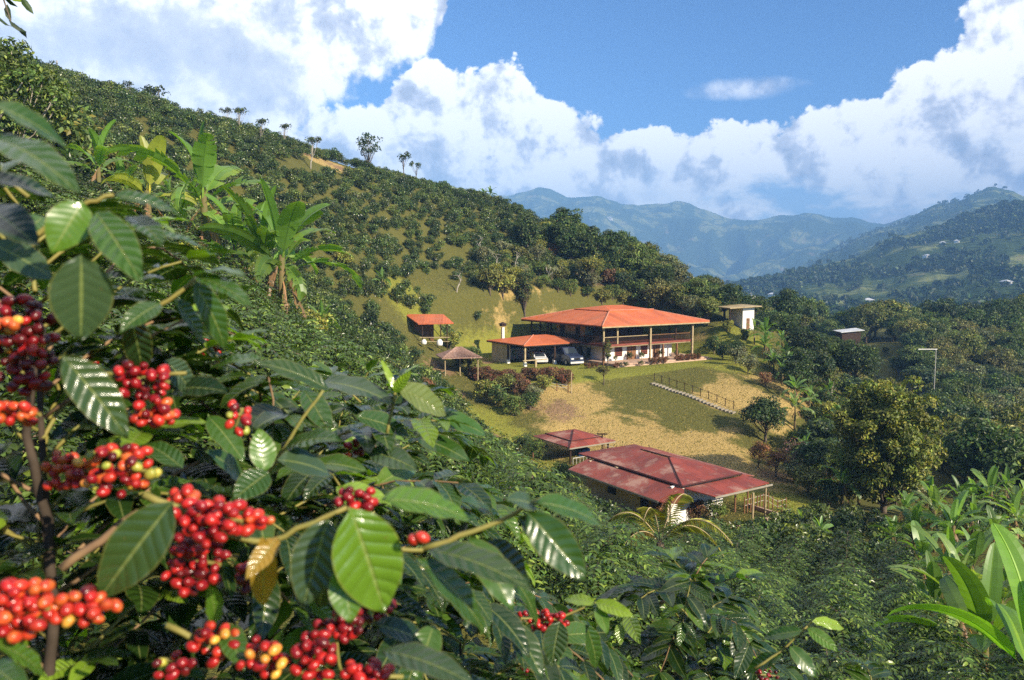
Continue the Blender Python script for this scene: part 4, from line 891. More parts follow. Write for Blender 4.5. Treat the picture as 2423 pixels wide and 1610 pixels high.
def tree_at(pr, px, pyb, D, pyt, h, label, cat='tree', group=None, w=None):
    q = onray(px, pyb, D*.8, D*1.25, 200); D = q[1] if q is not None else D
    p = q if q is not None else W(px, pyb, D); z = gz(p[0], p[1]); top = (HZ-pyt)/F*D; s = max(.15, (top-z)/h)
    return place(pr, (p[0], p[1], z), float(rng.random()*6.28), w or s, label, cat, group, sz=s)
def fill(poly, n, protos, hs, srange, label, cat, group, seed, mind=22., D0=40, D1=300, wt=None):
    r = np.random.default_rng(seed); xs_ = [p[0] for p in poly]; ys_ = [p[1] for p in poly]; done = []; k = 0; tries = 0
    while k < n and tries < n*30:
        tries += 1; px, py = r.uniform(min(xs_), max(xs_)), r.uniform(min(ys_), max(ys_))
        if not inpoly(np.array([px]), np.array([py]), poly)[0]: continue
        q = onray(px, py, D0, D1, 300)
        if q is None or any(math.hypot(q[0]-a, q[1]-b_) < mind for a, b_ in done): continue
        u, v = house_uv(q[0], q[1])
        if -9 < u < 19 and -3 < v < 17.5: continue
        if math.hypot(q[0]-HUTP[0]-3, q[1]-HUTP[1]+3) < 7.5: continue
        us_, vs_ = (q[0]-SH[0])*E1[0]+(q[1]-SH[1])*E1[1], (q[0]-SH[0])*E2[0]+(q[1]-SH[1])*E2[1]
        if -3 < us_ < 7.5 and -3.5 < vs_ < 10.5: continue
        done.append((q[0], q[1])); i = int(r.choice(len(protos), p=wt)); s = r.uniform(*srange)
        lb_ = label[i] if isinstance(label, (list, tuple)) else label
        place(protos[i], q-np.array((0, 0, .1)), float(r.random()*6.28), float(s), lb_, cat, group, sz=float(s*r.uniform(.85, 1.2))); k += 1
    return done
tl = ['rounded dark evergreen tree', 'mid green leafy tree', 'dull green leafy tree', 'dense near-black green tree']
sl = ['olive shrub', 'yellow-green shrub', 'mid green shrub', 'dark green shrub', 'grey-green shrub', 'reddish-brown shrub']
fill([(1440, 655), (1500, 620), (1560, 650), (1640, 690), (1700, 730), (1735, 765), (1690, 785), (1600, 770), (1480, 740)], 38, TD+TL, 5, (.6, 1.15), [a+' in the wood on the shoulder behind the farmhouse roof' for a in tl+['pale green leafy tree', 'yellowish leafy tree', 'grey-green leafy tree']], 'tree', 'trees on the shoulder behind the house', 5, 2.1, 80, 150)
fill([(1230, 560), (1350, 560), (1480, 615), (1560, 665), (1500, 690), (1400, 690), (1300, 640), (1200, 600)], 62, TS+TD[:2], 3, (.7, 1.35), [a+' on the upper slope above the farmhouse' for a in sl+tl[:2]], 'shrub', 'shrubs on the upper slope', 6, 1.5, 70, 150, [.2, .2, .2, .1, .1, .05, .08, .07])
fill([(1120, 620), (1240, 600), (1330, 650), (1450, 700), (1480, 735), (1400, 725), (1300, 690), (1180, 690)], 52, TS[:5], 3, (.5, 1.15), [a+' dotted over the grass above the farmhouse' for a in sl[:5]], 'shrub', 'shrubs dotted above the farmhouse', 7, 1.6, 70, 130)
fill([(1770, 800), (1820, 790), (1900, 800), (2000, 820), (2120, 850), (2170, 1000), (2020, 1190), (1960, 1215), (1880, 1180), (1870, 1090), (1900, 1000), (1850, 930), (1800, 870)], 70, TD+TS[:5]+TO, 4, (.6, 1.1), [a+' in the thicket right of the grass slope' for a in tl+sl[:5]]+['open thin-branched tree in the thicket right of the grass slope']*3, 'tree', 'trees in the thicket right of the grass slope', 8, 1.7, 45, 180, [.07, .12, .10, .03, .15, .14, .12, .03, .13, .04, .04, .03])
fill([(2120, 800), (2460, 790), (2560, 1190), (2330, 1200), (2230, 1120), (2180, 950)], 175, TD+TL, 4, (.7, 1.5), [a+' in the valley wood at the right' for a in tl+['pale green leafy tree', 'yellowish leafy tree', 'grey-green leafy tree']], 'tree', 'trees in the valley wood at the right', 9, 2.3, 60, 300, [.17, .2, .13, .08, .17, .12, .13])
fill([(1760, 790), (1840, 790), (2120, 800), (2440, 785), (2440, 800), (2100, 815), (1800, 815)], 60, TD+TL[:1], 4, (.9, 1.9), [a+' along the crest of the valley wood' for a in tl+['pale green leafy tree']], 'tree', 'trees along the crest of the valley wood', 10, 4, 110, 300)
# single trees
for k, (px, py, D) in enumerate(((1990, 812, 134), (2010, 815, 132), (2032, 812, 134), (1968, 812, 134))):
    q = gpt(px, py, D); place(TL[k % 3], q, k, .6, ['pale green', 'yellowish', 'grey-green', 'light green'][k]+' tree hiding the wall of the grey-roofed shed', 'tree')
for k, (px, py, D) in enumerate(((2040, 1200, 60), (2075, 1225, 57), (2120, 1225, 58), (2150, 1205, 60), (2000, 1190, 62))):
    q = gpt(px, py, D); place(TS[(2, 1, 0, 4, 2)[k]], q, k, 1.0, ['mid green', 'yellow-green', 'olive', 'grey-green', 'leafy green'][k]+' shrub at the foot of the big yellow-green tree', 'shrub')
big = tp(60, h=12, rx=4.3, rz=6.2, nc=240, nl=150, ls=.30, base=(.15, .19, .03), young=.25, yc=(.32, .30, .05), tr=.25, clump=.16, trunk_h=1., upf=.52)
tree_at(big, 2090, 1215, 60, 862, 12, 'big dense yellow-green tree with a tall egg-shaped crown, right of the grass slope')
dkt = tp(61, h=6, rx=3.1, rz=2.7, nc=70, nl=130, ls=.26, base=(.028, .052, .015), tr=.18)
tree_at(dkt, 2020, 925, 84, 800, 6, 'large dark round tree up and to the left of the big yellow-green tree')
tree_at(dkt, 1900, 880, 92, 765, 6, 'dark broad tree right of the white hut, below the crest')
rt = tp(62, h=3.4, rx=1.9, rz=1.5, nc=44, nl=110, ls=.2, base=(.04, .07, .018), tr=.1)
tree_at(rt, 1812, 1048, 65, 935, 3.4, 'small round dark tree standing at the right foot of the grass slope')
bro = tp(63, 'shrub', h=2.6, rx=1.2, rz=1.1, nc=24, nl=70, ls=.16, base=(.24, .12, .06), young=.3, yc=(.3, .18, .05), tr=.06, trunk_h=.5)
tree_at(bro, 1835, 1130, 56, 1062, 2.6, 'orange-brown leafed shrub at the right end of the red shed roof', 'shrub')
tree_at(bro, 1795, 1108, 58, 1045, 2.6, 'rusty leafed shrub just behind the right end of the red shed roof', 'shrub')
pnk = tp(64, h=2.8, rx=1.1, rz=.9, nc=22, nl=30, ls=.13, base=(.22, .13, .11), young=.1, tr=.07, open_=1, bark='palebark')
tree_at(pnk, 1885, 1130, 60, 1035, 2.8, 'small bare-branched pinkish tree right of the rusty shrubs')
tall = tp(65, h=6.5, rx=1.25, rz=2.7, nc=60, nl=90, ls=.2, base=(.05, .08, .02), young=.25, yc=(.2, .16, .04), tr=.1, clump=.36, trunk_h=1)
tree_at(tall, 1241, 755, 88, 628, 6.5, 'tall narrow leafy tree with golden top casting a long shadow left of the main roof')
tree_at(TS[1], 1190, 712, 92, 640, 2.6, 'bushy yellow-green tree just left of the tall narrow one'); tree_at(TS[0], 1160, 700, 94, 625, 2.6, 'olive bushy tree at the top of the bare patch')
yt = tp(66, h=5.2, rx=2.3, rz=2.0, nc=40, nl=90, ls=.24, base=(.12, .14, .03), young=.25, yc=YEL, tr=.1)
tree_at(yt, 1395, 690, 106, 600, 5.2, 'spreading yellow-green tree on the slope above the middle of the main roof')
sky1 = tp(67, h=4.6, rx=1.9, rz=1.7, nc=30, nl=22, ls=.26, base=DKG, tr=.09, open_=1, clump=.2, trunk_h=1.2)
tree_at(sky1, 872, 405, 124, 318, 4.6, 'lone airy tree with rounded crown standing on the skyline against the clouds')
sky2 = tp(68, h=4.2, rx=1.1, rz=.9, nc=9, nl=30, ls=.24, base=DKG, tr=.06, open_=1, clump=.34, trunk_h=2.3)
tree_at(sky2, 955, 435, 127, 362, 4.2, 'small ragged tree on the skyline right of the airy one')
tree_at(sky2, 985, 440, 128, 384, 4.2, 'tiny tuft-topped tree at the right end of the skyline group')
flat = tp(69, h=4.4, rx=1.9, rz=1.1, nc=11, nl=24, ls=.28, base=(.045, .07, .02), tr=.08, open_=1, clump=.42, shape='flat', bark='palebark', trunk_h=1.6, lean=.5)
for px, pb, pt, l_ in ((535, 315, 264, 'flat-topped dark tree on the skyline, leftmost of the flat-topped group'), (560, 322, 262, 'broad flat-topped tree second in the skyline group'), (612, 345, 286, 'flat-topped tree with pale trunk on the skyline'), (668, 350, 298, 'small umbrella-shaped tree at the right of the flat-topped group'), (735, 400, 325, 'thin tree with pale trunk and sparse flat top beside the bare earth'), (310, 245, 205, 'small dark tree on the left part of the skyline'), (345, 250, 210, 'small twiggy tree on the left part of the skyline'), (185, 235, 190, 'low dark tree on the skyline near the pale stake')): tree_at(flat, px, pb, 112, pt, 4.4, l_)
# near tree at the left edge
lt = tp(70, h=5, rx=1.9, rz=2.2, nc=70, nl=90, ls=.17, base=(.06, .10, .02), young=.2, yc=(.2, .25, .05), tr=.08, open_=1, clump=.26, trunk_h=1.6, bark='palebark')
tree_at(lt, 35, 450, 27, 95, 5, 'leafy tree with twiggy tips at the left edge above the foreground branches')
tree_at(lt, -60, 430, 25, 60, 5, 'leafy tree cut by the left edge of the picture'); tree_at(TS[2], 130, 440, 33, 235, 2.6, 'round green shrub at the foot of the tree at the left edge', 'shrub')
for k, (px, pb, D, pt) in enumerate(((240, 470, 40, 330), (60, 560, 26, 400), (330, 560, 34, 440), (420, 690, 30, 560), (540, 720, 32, 600), (740, 830, 37, 722), (820, 640, 70, 590))):
    tree_at(TS[(0, 2, 2, 1, 2, 1, 1)[k]], px, pb, D, pt, 2.6, ('olive scrub bush among the banana plants, upper left', 'green scrub bush behind the top foreground leaves', 'green bush left of the banana plants', 'yellow-green bush below the left banana plant', 'green bush at the foot of the leaning banana plant', 'golden yellow bush at the foot of the large banana plant', 'pale green bush on the planted hillside')[k], 'shrub')
# lawn tree, climber, hedges and garden
lw = tp(71, h=2.0, rx=1.1, rz=.5, nc=20, nl=70, ls=.14, base=(.12, .11, .03), young=.2, yc=YEL, tr=.06, trunk_h=1.1)
tree_at(lw, 1428, 912, 71.5, 866, 2.0, 'little flat-crowned tree on the lawn edge in front of the house corner')
cl = tp(72, 'climbing_plant', h=3.4, rx=.5, rz=1.7, nc=34, nl=70, ls=.13, base=(.11, .13, .03), young=.25, yc=YEL, tr=.05, trunk_h=.6)
p = hl(1.0, .2); place(cl, (*p, PAD), 0, 1, 'tall leafy climber covering the front corner post of the farmhouse', 'climber')
hb_ = tp(73, 'garden_shrub', h=1.0, rx=.75, rz=.5, nc=16, nl=60, ls=.11, base=(.17, .06, .03), young=.4, yc=(.12, .10, .03), tr=.03, trunk_h=.2)
gb_ = tp(74, 'garden_shrub', h=1.0, rx=.6, rz=.5, nc=14, nl=60, ls=.10, base=(.05, .08, .02), young=.2, yc=YEL, tr=.03, trunk_h=.2)
for k, px in enumerate((1545, 1560, 1577, 1608, 1622, 1637, 1652, 1668)):
    u = uat(px, -1.6 if k < 3 else -1.0-.25*(k-3)); p = hl(u, -1.6 if k < 3 else -1.0); place(hb_, (*p, PAD), k, .9, 'low red-leafed bush in the hedge along the front lawn', 'bush', 'red hedge bushes along the front lawn')
for px, l_ in ((1467, 'small clipped green bush left of the others on the front lawn'), (1482, 'dark small bush in front of the terrace'), (1518, 'round green bush in front of the right-hand shuttered window')): p = hl(uat(px, -1.7), -1.7); place(gb_, (*p, PAD), px, .7, l_, 'bush')
for k, px in enumerate((1390, 1402, 1415, 1440)): p = hl(uat(px, -.4), -.4 if k < 3 else -1.8); place(hb_, (*p, PAD), k, .7, 'low dark red bush beside the house corner', 'bush', 'dark red bushes at the house corner')
for u, v, l_, s in ((3.2, 1.5, 'leafy pot plant by the left shuttered window', .9), (5.5, 1.6, 'tall pot plant left of the brown door', 1.3), (7.3, 1.5, 'pot plant right of the brown door', 1.2), (10.3, 1.4, 'climbing pot plant in front of the right-hand door', 1.5), (12.9, 1.4, 'leafy pot plant at the right end of the terrace', 1.1), (2.2, 6.5, 'green pot plant under the side window', 1.1), (1.9, 4.9, 'pot plant beside the side door', 1.0)):
    p = hl(u, v); place(gb_, (*p, PAD+.3), u, s*.6, l_, 'pot plant', sz=s*.8)
for k in range(34):
    px = 1118+k*6.8; D = 73.5+rng.normal()*.8; q = gpt(px+rng.normal()*3, 905, D); place((hb_, TS[5], hb_)[k % 3], (q[0], q[1], q[2]-.1), k, (1.25, .62, 1.15)[k % 3]*(.8+.4*rng.random()), 'brown-leafed shrub in the garden hedge below the carport', 'shrub', 'brown shrubs of the garden hedge')
for k, (px, py, D, s, pr, l_) in enumerate(((1150, 955, 68.5, .8, TS[1], 'yellow-green bush below the brown hedge'), (1175, 965, 67.5, .7, TS[3], 'dark bush below the brown hedge'), (1215, 990, 65.5, .7, TS[2], 'green bush at the head of the grass slope'), (1255, 985, 66.5, .65, TS[3], 'dark bush at the left end of the bare bank'), (1265, 945, 68.5, .6, TS[4], 'silvery bush under the garden rail'), (1235, 930, 69.5, .7, TS[5], 'reddish bush under the garden rail'), (1200, 925, 70.5, .8, TS[0], 'olive bush under the left end of the garden rail'), (1105, 800, 84, .8, TS[2], 'green bush right of the small shelter'), (1120, 845, 79, .7, TS[2], 'green bush right of the tiled hut'), (1065, 815, 81, .7, TS[1], 'light green bush behind the tiled hut'), (1120, 905, 75, .7, TS[0], 'olive bush where the garden hedge begins'), (1085, 880, 76, .5, TS[2], 'low green bush in front of the tiled hut'), (1290, 920, 71, .6, TS[1], 'light green bush under the bare post'), (1230, 1055, 59, .5, TS[2], 'green scrub on the grass left of the pavilion'), (1275, 1065, 58.5, .55, TS[2], 'low green scrub behind the pavilion'), (1330, 1110, 53, .5, TS[2], 'green bush under the pavilion'), (1650, 1215, 44.5, .5, TS[5], 'dark red bush in front of the low shed'), (1560, 1215, 44.3, .55, TS[5], 'dark red bush below the torn roof corner'), (1690, 1225, 44.5, .5, TS[2], 'green bush at the shed terrace'), (1005, 905, 57, .6, bro, 'rusty bush at the edge of the coffee rows'), (1900, 790, 98, .8, TS[4], 'grey-green bush right of the white hut'), (1720, 790, 99, .6, TS[1], 'bright green bush left of the white hut'), (1765, 800, 97, .35, TS[3], 'small dark bush on the grass below the white hut'), (1690, 800, 97, .9, TS[3], 'blue-green bush at the right end of the gallery'), (1710, 830, 92, .8, TS[3], 'dark bush at the right edge of the lawn'), (1740, 870, 86, .8, TS[4], 'grey-green bush on the right rim of the lawn'), (1770, 900, 82, .8, TS[4], 'grey-green bush lower on the right rim of the lawn'), (1810, 940, 77, .6, TS[5], 'brown bush right of the top of the steps slope'), (1740, 860, 90, .9, TS[3], 'dark bush above the right rim of the lawn'))):
    q = gpt(px, py, D); place(pr, (q[0], q[1], q[2]-.1), k, s*1.15, l_, 'bush')
con = tp(75, 'conifer', h=3, rx=.8, rz=1.5, nc=50, nl=60, ls=.14, base=(.12, .22, .03), tr=.05, clump=.28, shape='cone', trunk_h=.4)
tree_at(con, 1543, 750, 101, 692, 3, 'bright green cone-shaped conifer poking up behind the main roof'); tree_at(con, 1512, 748, 102, 700, 3, 'bright green conifer left of the cone-shaped one behind the roof')
# pale crooked dead trees
def snag(px, py, D, h, label, seed):
    r = random.Random(seed); q = gpt(px, py, D); root = empty('dead_tree', tuple(q)); tag(root, label, 'dead tree'); m = MB(); x = y = z = 0; pts = [(0, 0, -.3)]
    for k in range(5): x += r.uniform(-.3, .35); y += r.uniform(-.2, .2); z += h/5; pts.append((x, y, z))
    m.tube(pts, [.1, .09, .08, .07, .05, .03], 6); m.build('trunk', M['palebark'], root)
    for k in range(3):
        a = pts[2+k]; m = MB(); m.tube([a, (a[0]+r.uniform(-.6, .6), a[1]+r.uniform(-.4, .4), a[2]+.5), (a[0]+r.uniform(-1, 1), a[1], a[2]+r.uniform(.5, 1.1))], [.05, .035, .015], 5); m.build('limb', M['palebark'], root)
for k, (px, py, D, h, l_) in enumerate(((1215, 615, 104, 3.4, 'pale crooked dead tree above the left end of the main roof'), (1175, 610, 104, 2.4, 'short pale snag left of the crooked dead tree'), (1400, 610, 110, 3., 'pale leaning dead tree near the ridge'), (1300, 650, 106, 2.2, 'thin pale snag on the grassy slope'), (1140, 570, 108, 2.2, 'pale stub in the coffee high on the hill'), (1080, 640, 96, 2.4, 'thin pale trunk in the coffee rows'), (1250, 560, 112, 2.2, 'pale twig-like snag just under the crest'))): snag(px, py, D, h, l_, k)
# grass tussocks
r = np.random.default_rng(3); lb = LB(); N = 90000
gx, gy = r.uniform(-16, 42, N), r.uniform(44, 100, N); z = ground(gx, gy); ax, ay, _ = proj(gx, gy, z)
k_ = inpoly(ax, ay, OPEN) & (ax < 1960) & (pad_mask(gx, gy) < .6); gx, gy, z = gx[k_], gy[k_], z[k_]; n = len(gx)
cl_ = np.where(r.random((n, 1)) < .55, np.array([[.32, .25, .07]]), np.array([[.20, .20, .05]]))*(.6+.7*r.random((n, 1)))
dd = rdir(r, n); dd[:, 2] = .9
lb.add(*leaves(np.column_stack([gx, gy, z-.03]), dd, rdir(r, n), r.uniform(.05, .17, n), r.uniform(.03, .10, n), T_FAR, cl_)); print('grass', n)
M['grass'] = leafmat('grass_blade', .7, .25, .2, tcol=(1.1, 1.2, .5))
o = lb.build('grass', M['grass']); tag(o, 'tufts of dry and green grass on the open slopes', 'grass', kind='stuff')
# far woods on the valley sides
r = np.random.default_rng(11); wp = []
for (px0, px1, D0, D1, n) in ((1640, 2460, 330, 700, 1100), (1640, 2460, 600, 1300, 2600), (1640, 2460, 1300, 2500, 1000)):
    for _ in range(n):
        px = r.uniform(px0, px1); D = r.uniform(D0, D1); p = farpt(px, D)
        if fbm(p[0]/120, p[1]/160, 3) < (.06 if D > 450 else -.3): 
            if r.random() < .88: continue
        wp.append((p[0]+r.normal()*6, p[1]+r.normal()*6, p[2], D))
wp = np.array(wp); Vs, Fs, Cs, n_ = [], [], [], 0
for x, y, z, D in wp:
    k = 34 if D < 1300 else 14; s = r.uniform(3.2, 7.)*(1 if D < 1300 else 1.4); d = rdir(r, k); d[:, 2] = abs(d[:, 2])
    B = np.array((x, y, z+s*.55))+d*s*np.array((.8, .8, .9))*r.uniform(.6, 1, (k, 1))-d*s*.2
    V, F_, C = leaves(B, np.cross(d, rdir(r, k))+d*.2, d+rdir(r, k)*.4, s*.75, s*.6, T_FAR, tints(r, k, np.array(((.045, .075, .022), (.07, .10, .028), (.055, .08, .03))[int(r.integers(3))]), .3, 0))
    Vs.append(V); Fs.append(F_+n_); Cs.append(C); n_ += len(V)
o = mk('far_woods', np.vstack(Vs), np.vstack(Fs), M['tree'], C=np.vstack(Cs)); tag(o, 'distant woods patched over the valley sides', 'woods', kind='stuff'); print('woods', len(wp))

# ------------------------------------------------------------------ banana plants
def ban_full(px, pyb, D, pyt, label, seed, h0=4.2, **k):
    p = W(px, pyb, D); z = gz(p[0], p[1]); top = (HZ-pyt)/F*D; s = (top-z)/h0
    return banana_full((p[0], p[1], z), seed*1.3, s, label, None, seed, **k)
ban_full(672, 800, 29, 450, 'large banana plant with upright bright leaves and shredded brown sheaths, centre left', 3, nl=10, torn=.45, L=2.2, Wd=.58, h=2.5, dead=8, base=(.085, .16, .03))
ban_full(630, 790, 30, 445, 'banana plant with pale split leaves standing close behind the largest one', 4, nl=9, torn=.6, h=2.4, Wd=.52, dead=6)
ban_full(484, 590, 33, 300, 'tall banana plant with one straight broad leaf pointing up, left of the pair', 5, nl=9, torn=.5, L=2.3, h=2.4, Wd=.62, dead=7)
ban_full(560, 640, 32, 425, 'banana plant with torn leaves and dead brown trunk, between the taller ones', 6, nl=9, torn=.6, h=2.2, dead=9, Wd=.55)
ban_full(352, 470, 33, 328, 'young banana plant with a yellow upright leaf among the shrubs, upper left', 7, nl=5, torn=.2, base=(.22, .24, .04), h=1.6, L=1.8, h0=3.2)
ban_full(235, 440, 34, 300, 'banana plant with thin upright leaves at the upper left', 8, nl=7, torn=.5, h=2.0, h0=3.7)
ban_full(2440, 1700, 11, 1250, 'banana plant with big glossy bright green leaves at the lower right corner', 9, nl=9, torn=.06, L=1.6, Wd=.42, h=1.9, base=(.12, .24, .03), h0=3.5)
ban_full(2330, 1560, 15, 1270, 'banana plant with dark wide leaves left of the bright one in the corner', 10, nl=8, torn=.25, h=1.9, h0=4.)
BP = [banana_proto(80+i, nl=10+i % 2, torn=.4+.15*(i % 3), dead=5, h=2.1+.2*(i % 3), L=1.8+.15*(i % 3), Wd=.52, base=((.10, .17, .05), (.085, .15, .035), (.13, .19, .06))[i % 3]) for i in range(5)]
def ban(px, pyb, D, s, label, k=0, group=None):
    p = W(px, pyb, D); place(BP[k % 5], (p[0], p[1], gz(p[0], p[1])), px*.7, s, label, 'banana plant', group)
for k, (px, py, D, s, l_) in enumerate(((1990, 1240, 50, .95, 'banana plant in the clump left of the big yellow-green tree'), (2030, 1235, 52, .9, 'banana plant at the right of the same clump below the big tree'), (1955, 1190, 56, .8, 'smaller banana plant behind the clump below the big tree'), (1900, 1110, 62, .85, 'banana plant with a yellow leaf between shrub and thicket'), (1930, 1060, 66, .8, 'banana plant in the thicket beside the round dark tree'), (1880, 960, 74, .95, 'banana-leaved plant on a thin trunk in the thicket'), (1810, 860, 90, .9, 'pale-leaved banana plant near the top of the thicket'), (1785, 800, 96, .8, 'pale-leaved banana plant right of the white hut'), (1850, 820, 95, .8, 'banana plant behind the dark broad tree'), (905, 745, 82, .75, 'small banana plant with whitish trunk among bushes on the open grass'), (1215, 790, 89, .45, 'little banana plant in front of the tall narrow tree'), (1150, 965, 68, .55, 'young banana plant with wide pale leaves below the brown hedge'), (1180, 975, 67.5, .5, 'young banana plant beside the other below the brown hedge'), (1440, 745, 101, .6, 'banana plant just above the main roof'), (1160, 475, 130, .8, 'feathery banana clump breaking the ridge line'), (1145, 475, 131, .7, 'smaller feathery plant left on the ridge line'), (1055, 445, 130, .6, 'ragged plant on the ridge left of the feathery clump'), (1895, 1250, 43, .4, 'light green sprout standing above the coffee right of the shed'), (1940, 1285, 40, .5, 'second light green sprout above the coffee right of the shed'), (1960, 985, 80, .8, 'banana plant left of the big yellow-green tree top'), (420, 520, 42, .8, 'banana plant behind the bushes left of the tall plant'), (290, 440, 36, .8, 'banana plant with drooping leaves in the upper left row'), (590, 700, 34, .8, 'half hidden banana plant left of the large one'), (180, 470, 38, .8, 'banana plant low in the upper left scrub'), (760, 720, 44, .7, 'small banana plant right of the large one'), (520, 480, 48, .75, 'banana plant on the hill above the leaning one'), (400, 420, 52, .7, 'distant banana plant above the yellow-leaved one'))): ban(px, py, D, s, l_, k)
for k, (px, py, D) in enumerate(((2110, 1310, 37), (2160, 1330, 34), (2210, 1290, 38), (2250, 1330, 33), (2300, 1280, 39), (2350, 1320, 33), (2400, 1300, 36), (2440, 1370, 28), (2140, 1260, 44), (2200, 1240, 46), (2270, 1230, 48), (2340, 1240, 46), (2410, 1230, 47), (2180, 1390, 27), (2240, 1420, 24), (2300, 1400, 25), (2370, 1430, 22), (2460, 1250, 42), (2300, 1190, 56), (2380, 1180, 58), (2420, 1150, 64), (2210, 1470, 20), (2270, 1490, 19))): ban(px, py, D, .68+.1*(k % 4), 'banana plant in the dense stand along the lower right', k, 'banana plants of the lower right stand')
for k, (px, py, D) in enumerate(((1830, 880, 86), (1865, 905, 82), (1905, 930, 80), (1850, 930, 80), (1950, 940, 82), (1985, 1010, 72), (1915, 1010, 74), (1880, 1040, 70), (1960, 1090, 64), (2010, 1120, 62), (1860, 860, 90), (1810, 830, 94), (2040, 1150, 58), (1975, 1150, 60), (2060, 1010, 74), (2180, 1160, 62), (2160, 1060, 76), (2230, 1100, 74))): ban(px, py, D, .8+.15*(k % 3), 'pale-leaved banana plant scattered through the thicket right of the grass slope', k, 'banana plants of the thicket')
# yellow arching palm frond plant in front of the shed
fp = empty('feather_palm', tuple(gpt(1560, 1420, 17)), 0, 1); tag(fp, 'palm with yellow-green feathery arching fronds in front of the low shed', 'palm'); r = np.random.default_rng(5)
zt = (HZ-1300)/F*17-fp.location[2]
m = MB(); m.tube([(0, 0, -.3), (0, 0, zt)], [.12, .09], 8); m.build('trunk', M['bark'], fp)
for k, (tx, tz, d_) in enumerate(((1.5, -.35, .1), (-1.3, .2, .2), (.9, .75, .4), (-.5, .7, -.3), (1.35, .35, -.5), (-1.2, -.5, -.2))):
    t_ = np.linspace(0, 1, 34); P_ = np.column_stack([tx*t_, d_*t_*2, zt+1.35*t_*(1-t_)*1.6+tz*t_])
    T__ = np.gradient(P_, axis=0); B, D, L = [], [], []
    lb = LB(); sd_ = nrm(np.cross(T__, np.array((0, 0, 1.))))
    for sg in (-1, 1): lb.add(*leaves(P_[3:], sd_[3:]*sg+T__[3:]*14+np.array((0, 0, -.25)), np.array([[0, 0, 1.]])+rdir(r, 31)*.2, .34*np.sin(np.pi*t_[3:]**.7)+.06, .035, T_FAR, tints(r, 31, (.24, .24, .035) if k < 5 else (.3, .2, .05), .3, 0)))
    lb.build('frond', M['tree'], fp); m = MB(); m.tube(list(P_), .012, 4); m.build('midrib', M['post'], fp)
# ------------------------------------------------------------------ foreground coffee shrubs
def heromat(name, rough, trans, bumpy=1.):
    m = bpy.data.materials.new(name); m.use_nodes = True; t = NT(m.node_tree); b = t.N['Principled BSDF']; o = t.N['Material Output']
    a = t.n('ShaderNodeAttribute', attribute_name='Col').outputs['Color']; co = t.n('ShaderNodeTexCoord').outputs['Object']
    uv = t.n('ShaderNodeAttribute', attribute_name='Leaf').outputs['Color']; s = t.n('ShaderNodeSeparateColor'); t.put(s.inputs[0], uv)
    S_, Wq = s.outputs[0], t.m('ABSOLUTE', t.m('SUBTRACT', t.m('MULTIPLY', s.outputs[1], 2.), 1.))
    ph = t.m('FRACT', t.m('MULTIPLY_ADD', S_, 8.5, t.m('MULTIPLY', Wq, -1.3)))
    vein = t.m('SUBTRACT', 1., t.sstep(t.m('ABSOLUTE', t.m('SUBTRACT', ph, .5)), .0, .09)); mid = t.m('SUBTRACT', 1., t.sstep(Wq, .03, .085))
    c = t.mix(t.m('MULTIPLY', t.noise(co, 55, 5, .65), .55), a, t.mix(1., a, (.55, .62, .5), 'MULTIPLY'))
    c = t.mix(t.m('MULTIPLY', vein, .09), c, (.20, .27, .07)); c = t.mix(t.m('MULTIPLY', mid, .55), c, (.26, .30, .09))
    edge = t.m('MULTIPLY', t.sstep(Wq, .9, 1.), .5); c = t.mix(edge, c, (.22, .20, .05))
    spot = t.sstep(t.noise(co, 120, 3, .7), .68, .73); c = t.mix(t.m('MULTIPLY', spot, .5), c, (.14, .08, .03))
    t.put(b.inputs['Base Color'], c); b.inputs['Specular IOR Level'].default_value = .5; b.inputs['Coat Weight'].default_value = .35; b.inputs['Coat Roughness'].default_value = .12
    t.put(b.inputs['Roughness'], t.m('MULTIPLY_ADD', t.noise(co, 30, 4, .6), .34, rough-.1))
    bp = t.n('ShaderNodeBump'); t.put(bp.inputs['Strength'], t.m('MULTIPLY_ADD', s.outputs[2], .7, .05)); bp.inputs['Distance'].default_value = .004
    ridge = t.m('ABSOLUTE', t.m('SUBTRACT', ph, .5))
    t.put(bp.inputs['Height'], t.m('ADD', t.m('SUBTRACT', t.m('MULTIPLY', t.m('POWER', t.m('SUBTRACT', .5, ridge), 2.), -3.), t.m('MULTIPLY', mid, .8)), t.m('MULTIPLY', t.noise(co, 160, 3, .6), .25))); t.L.new(bp.outputs[0], b.inputs['Normal']); t.L.new(bp.outputs[0], b.inputs['Coat Normal'])
    tr = t.n('ShaderNodeBsdfTranslucent'); t.put(tr.inputs[0], t.mix(1., c, (1.5, 1.9, .35), 'MULTIPLY'))
    mx = t.n('ShaderNodeMixShader'); mx.inputs[0].default_value = trans; t.L.new(b.outputs[0], mx.inputs[1]); t.L.new(tr.outputs[0], mx.inputs[2]); t.L.new(mx.outputs[0], o.inputs[0])
    return m
M['hleaf'] = heromat('glossy_coffee_leaf', .24, .30); M['twig'] = rmat('green_twig', (.24, .20, .05), .6, (.20, .20, .05), 30, .3, .3, 200); M['darkbark'] = rmat('dark_bark', (.075, .055, .04), .9, (.035, .027, .02), 12, .1, .5, 60); M['branch'] = rmat('brown_branch', (.27, .17, .09), .8, (.20, .12, .07), 25, .2, .6, 150)
NL = 11; _s = np.linspace(0, 1, NL); _w = np.sin(np.pi*_s**.82)**.78*np.where(_s > .72, 1-(_s-.72)**2*3.0, 1); _w = np.clip(_w, 0, 1); _w[0] = .03; _w[-1] = .0
_cols = np.array([-1, -.55, 0, .55, 1.])
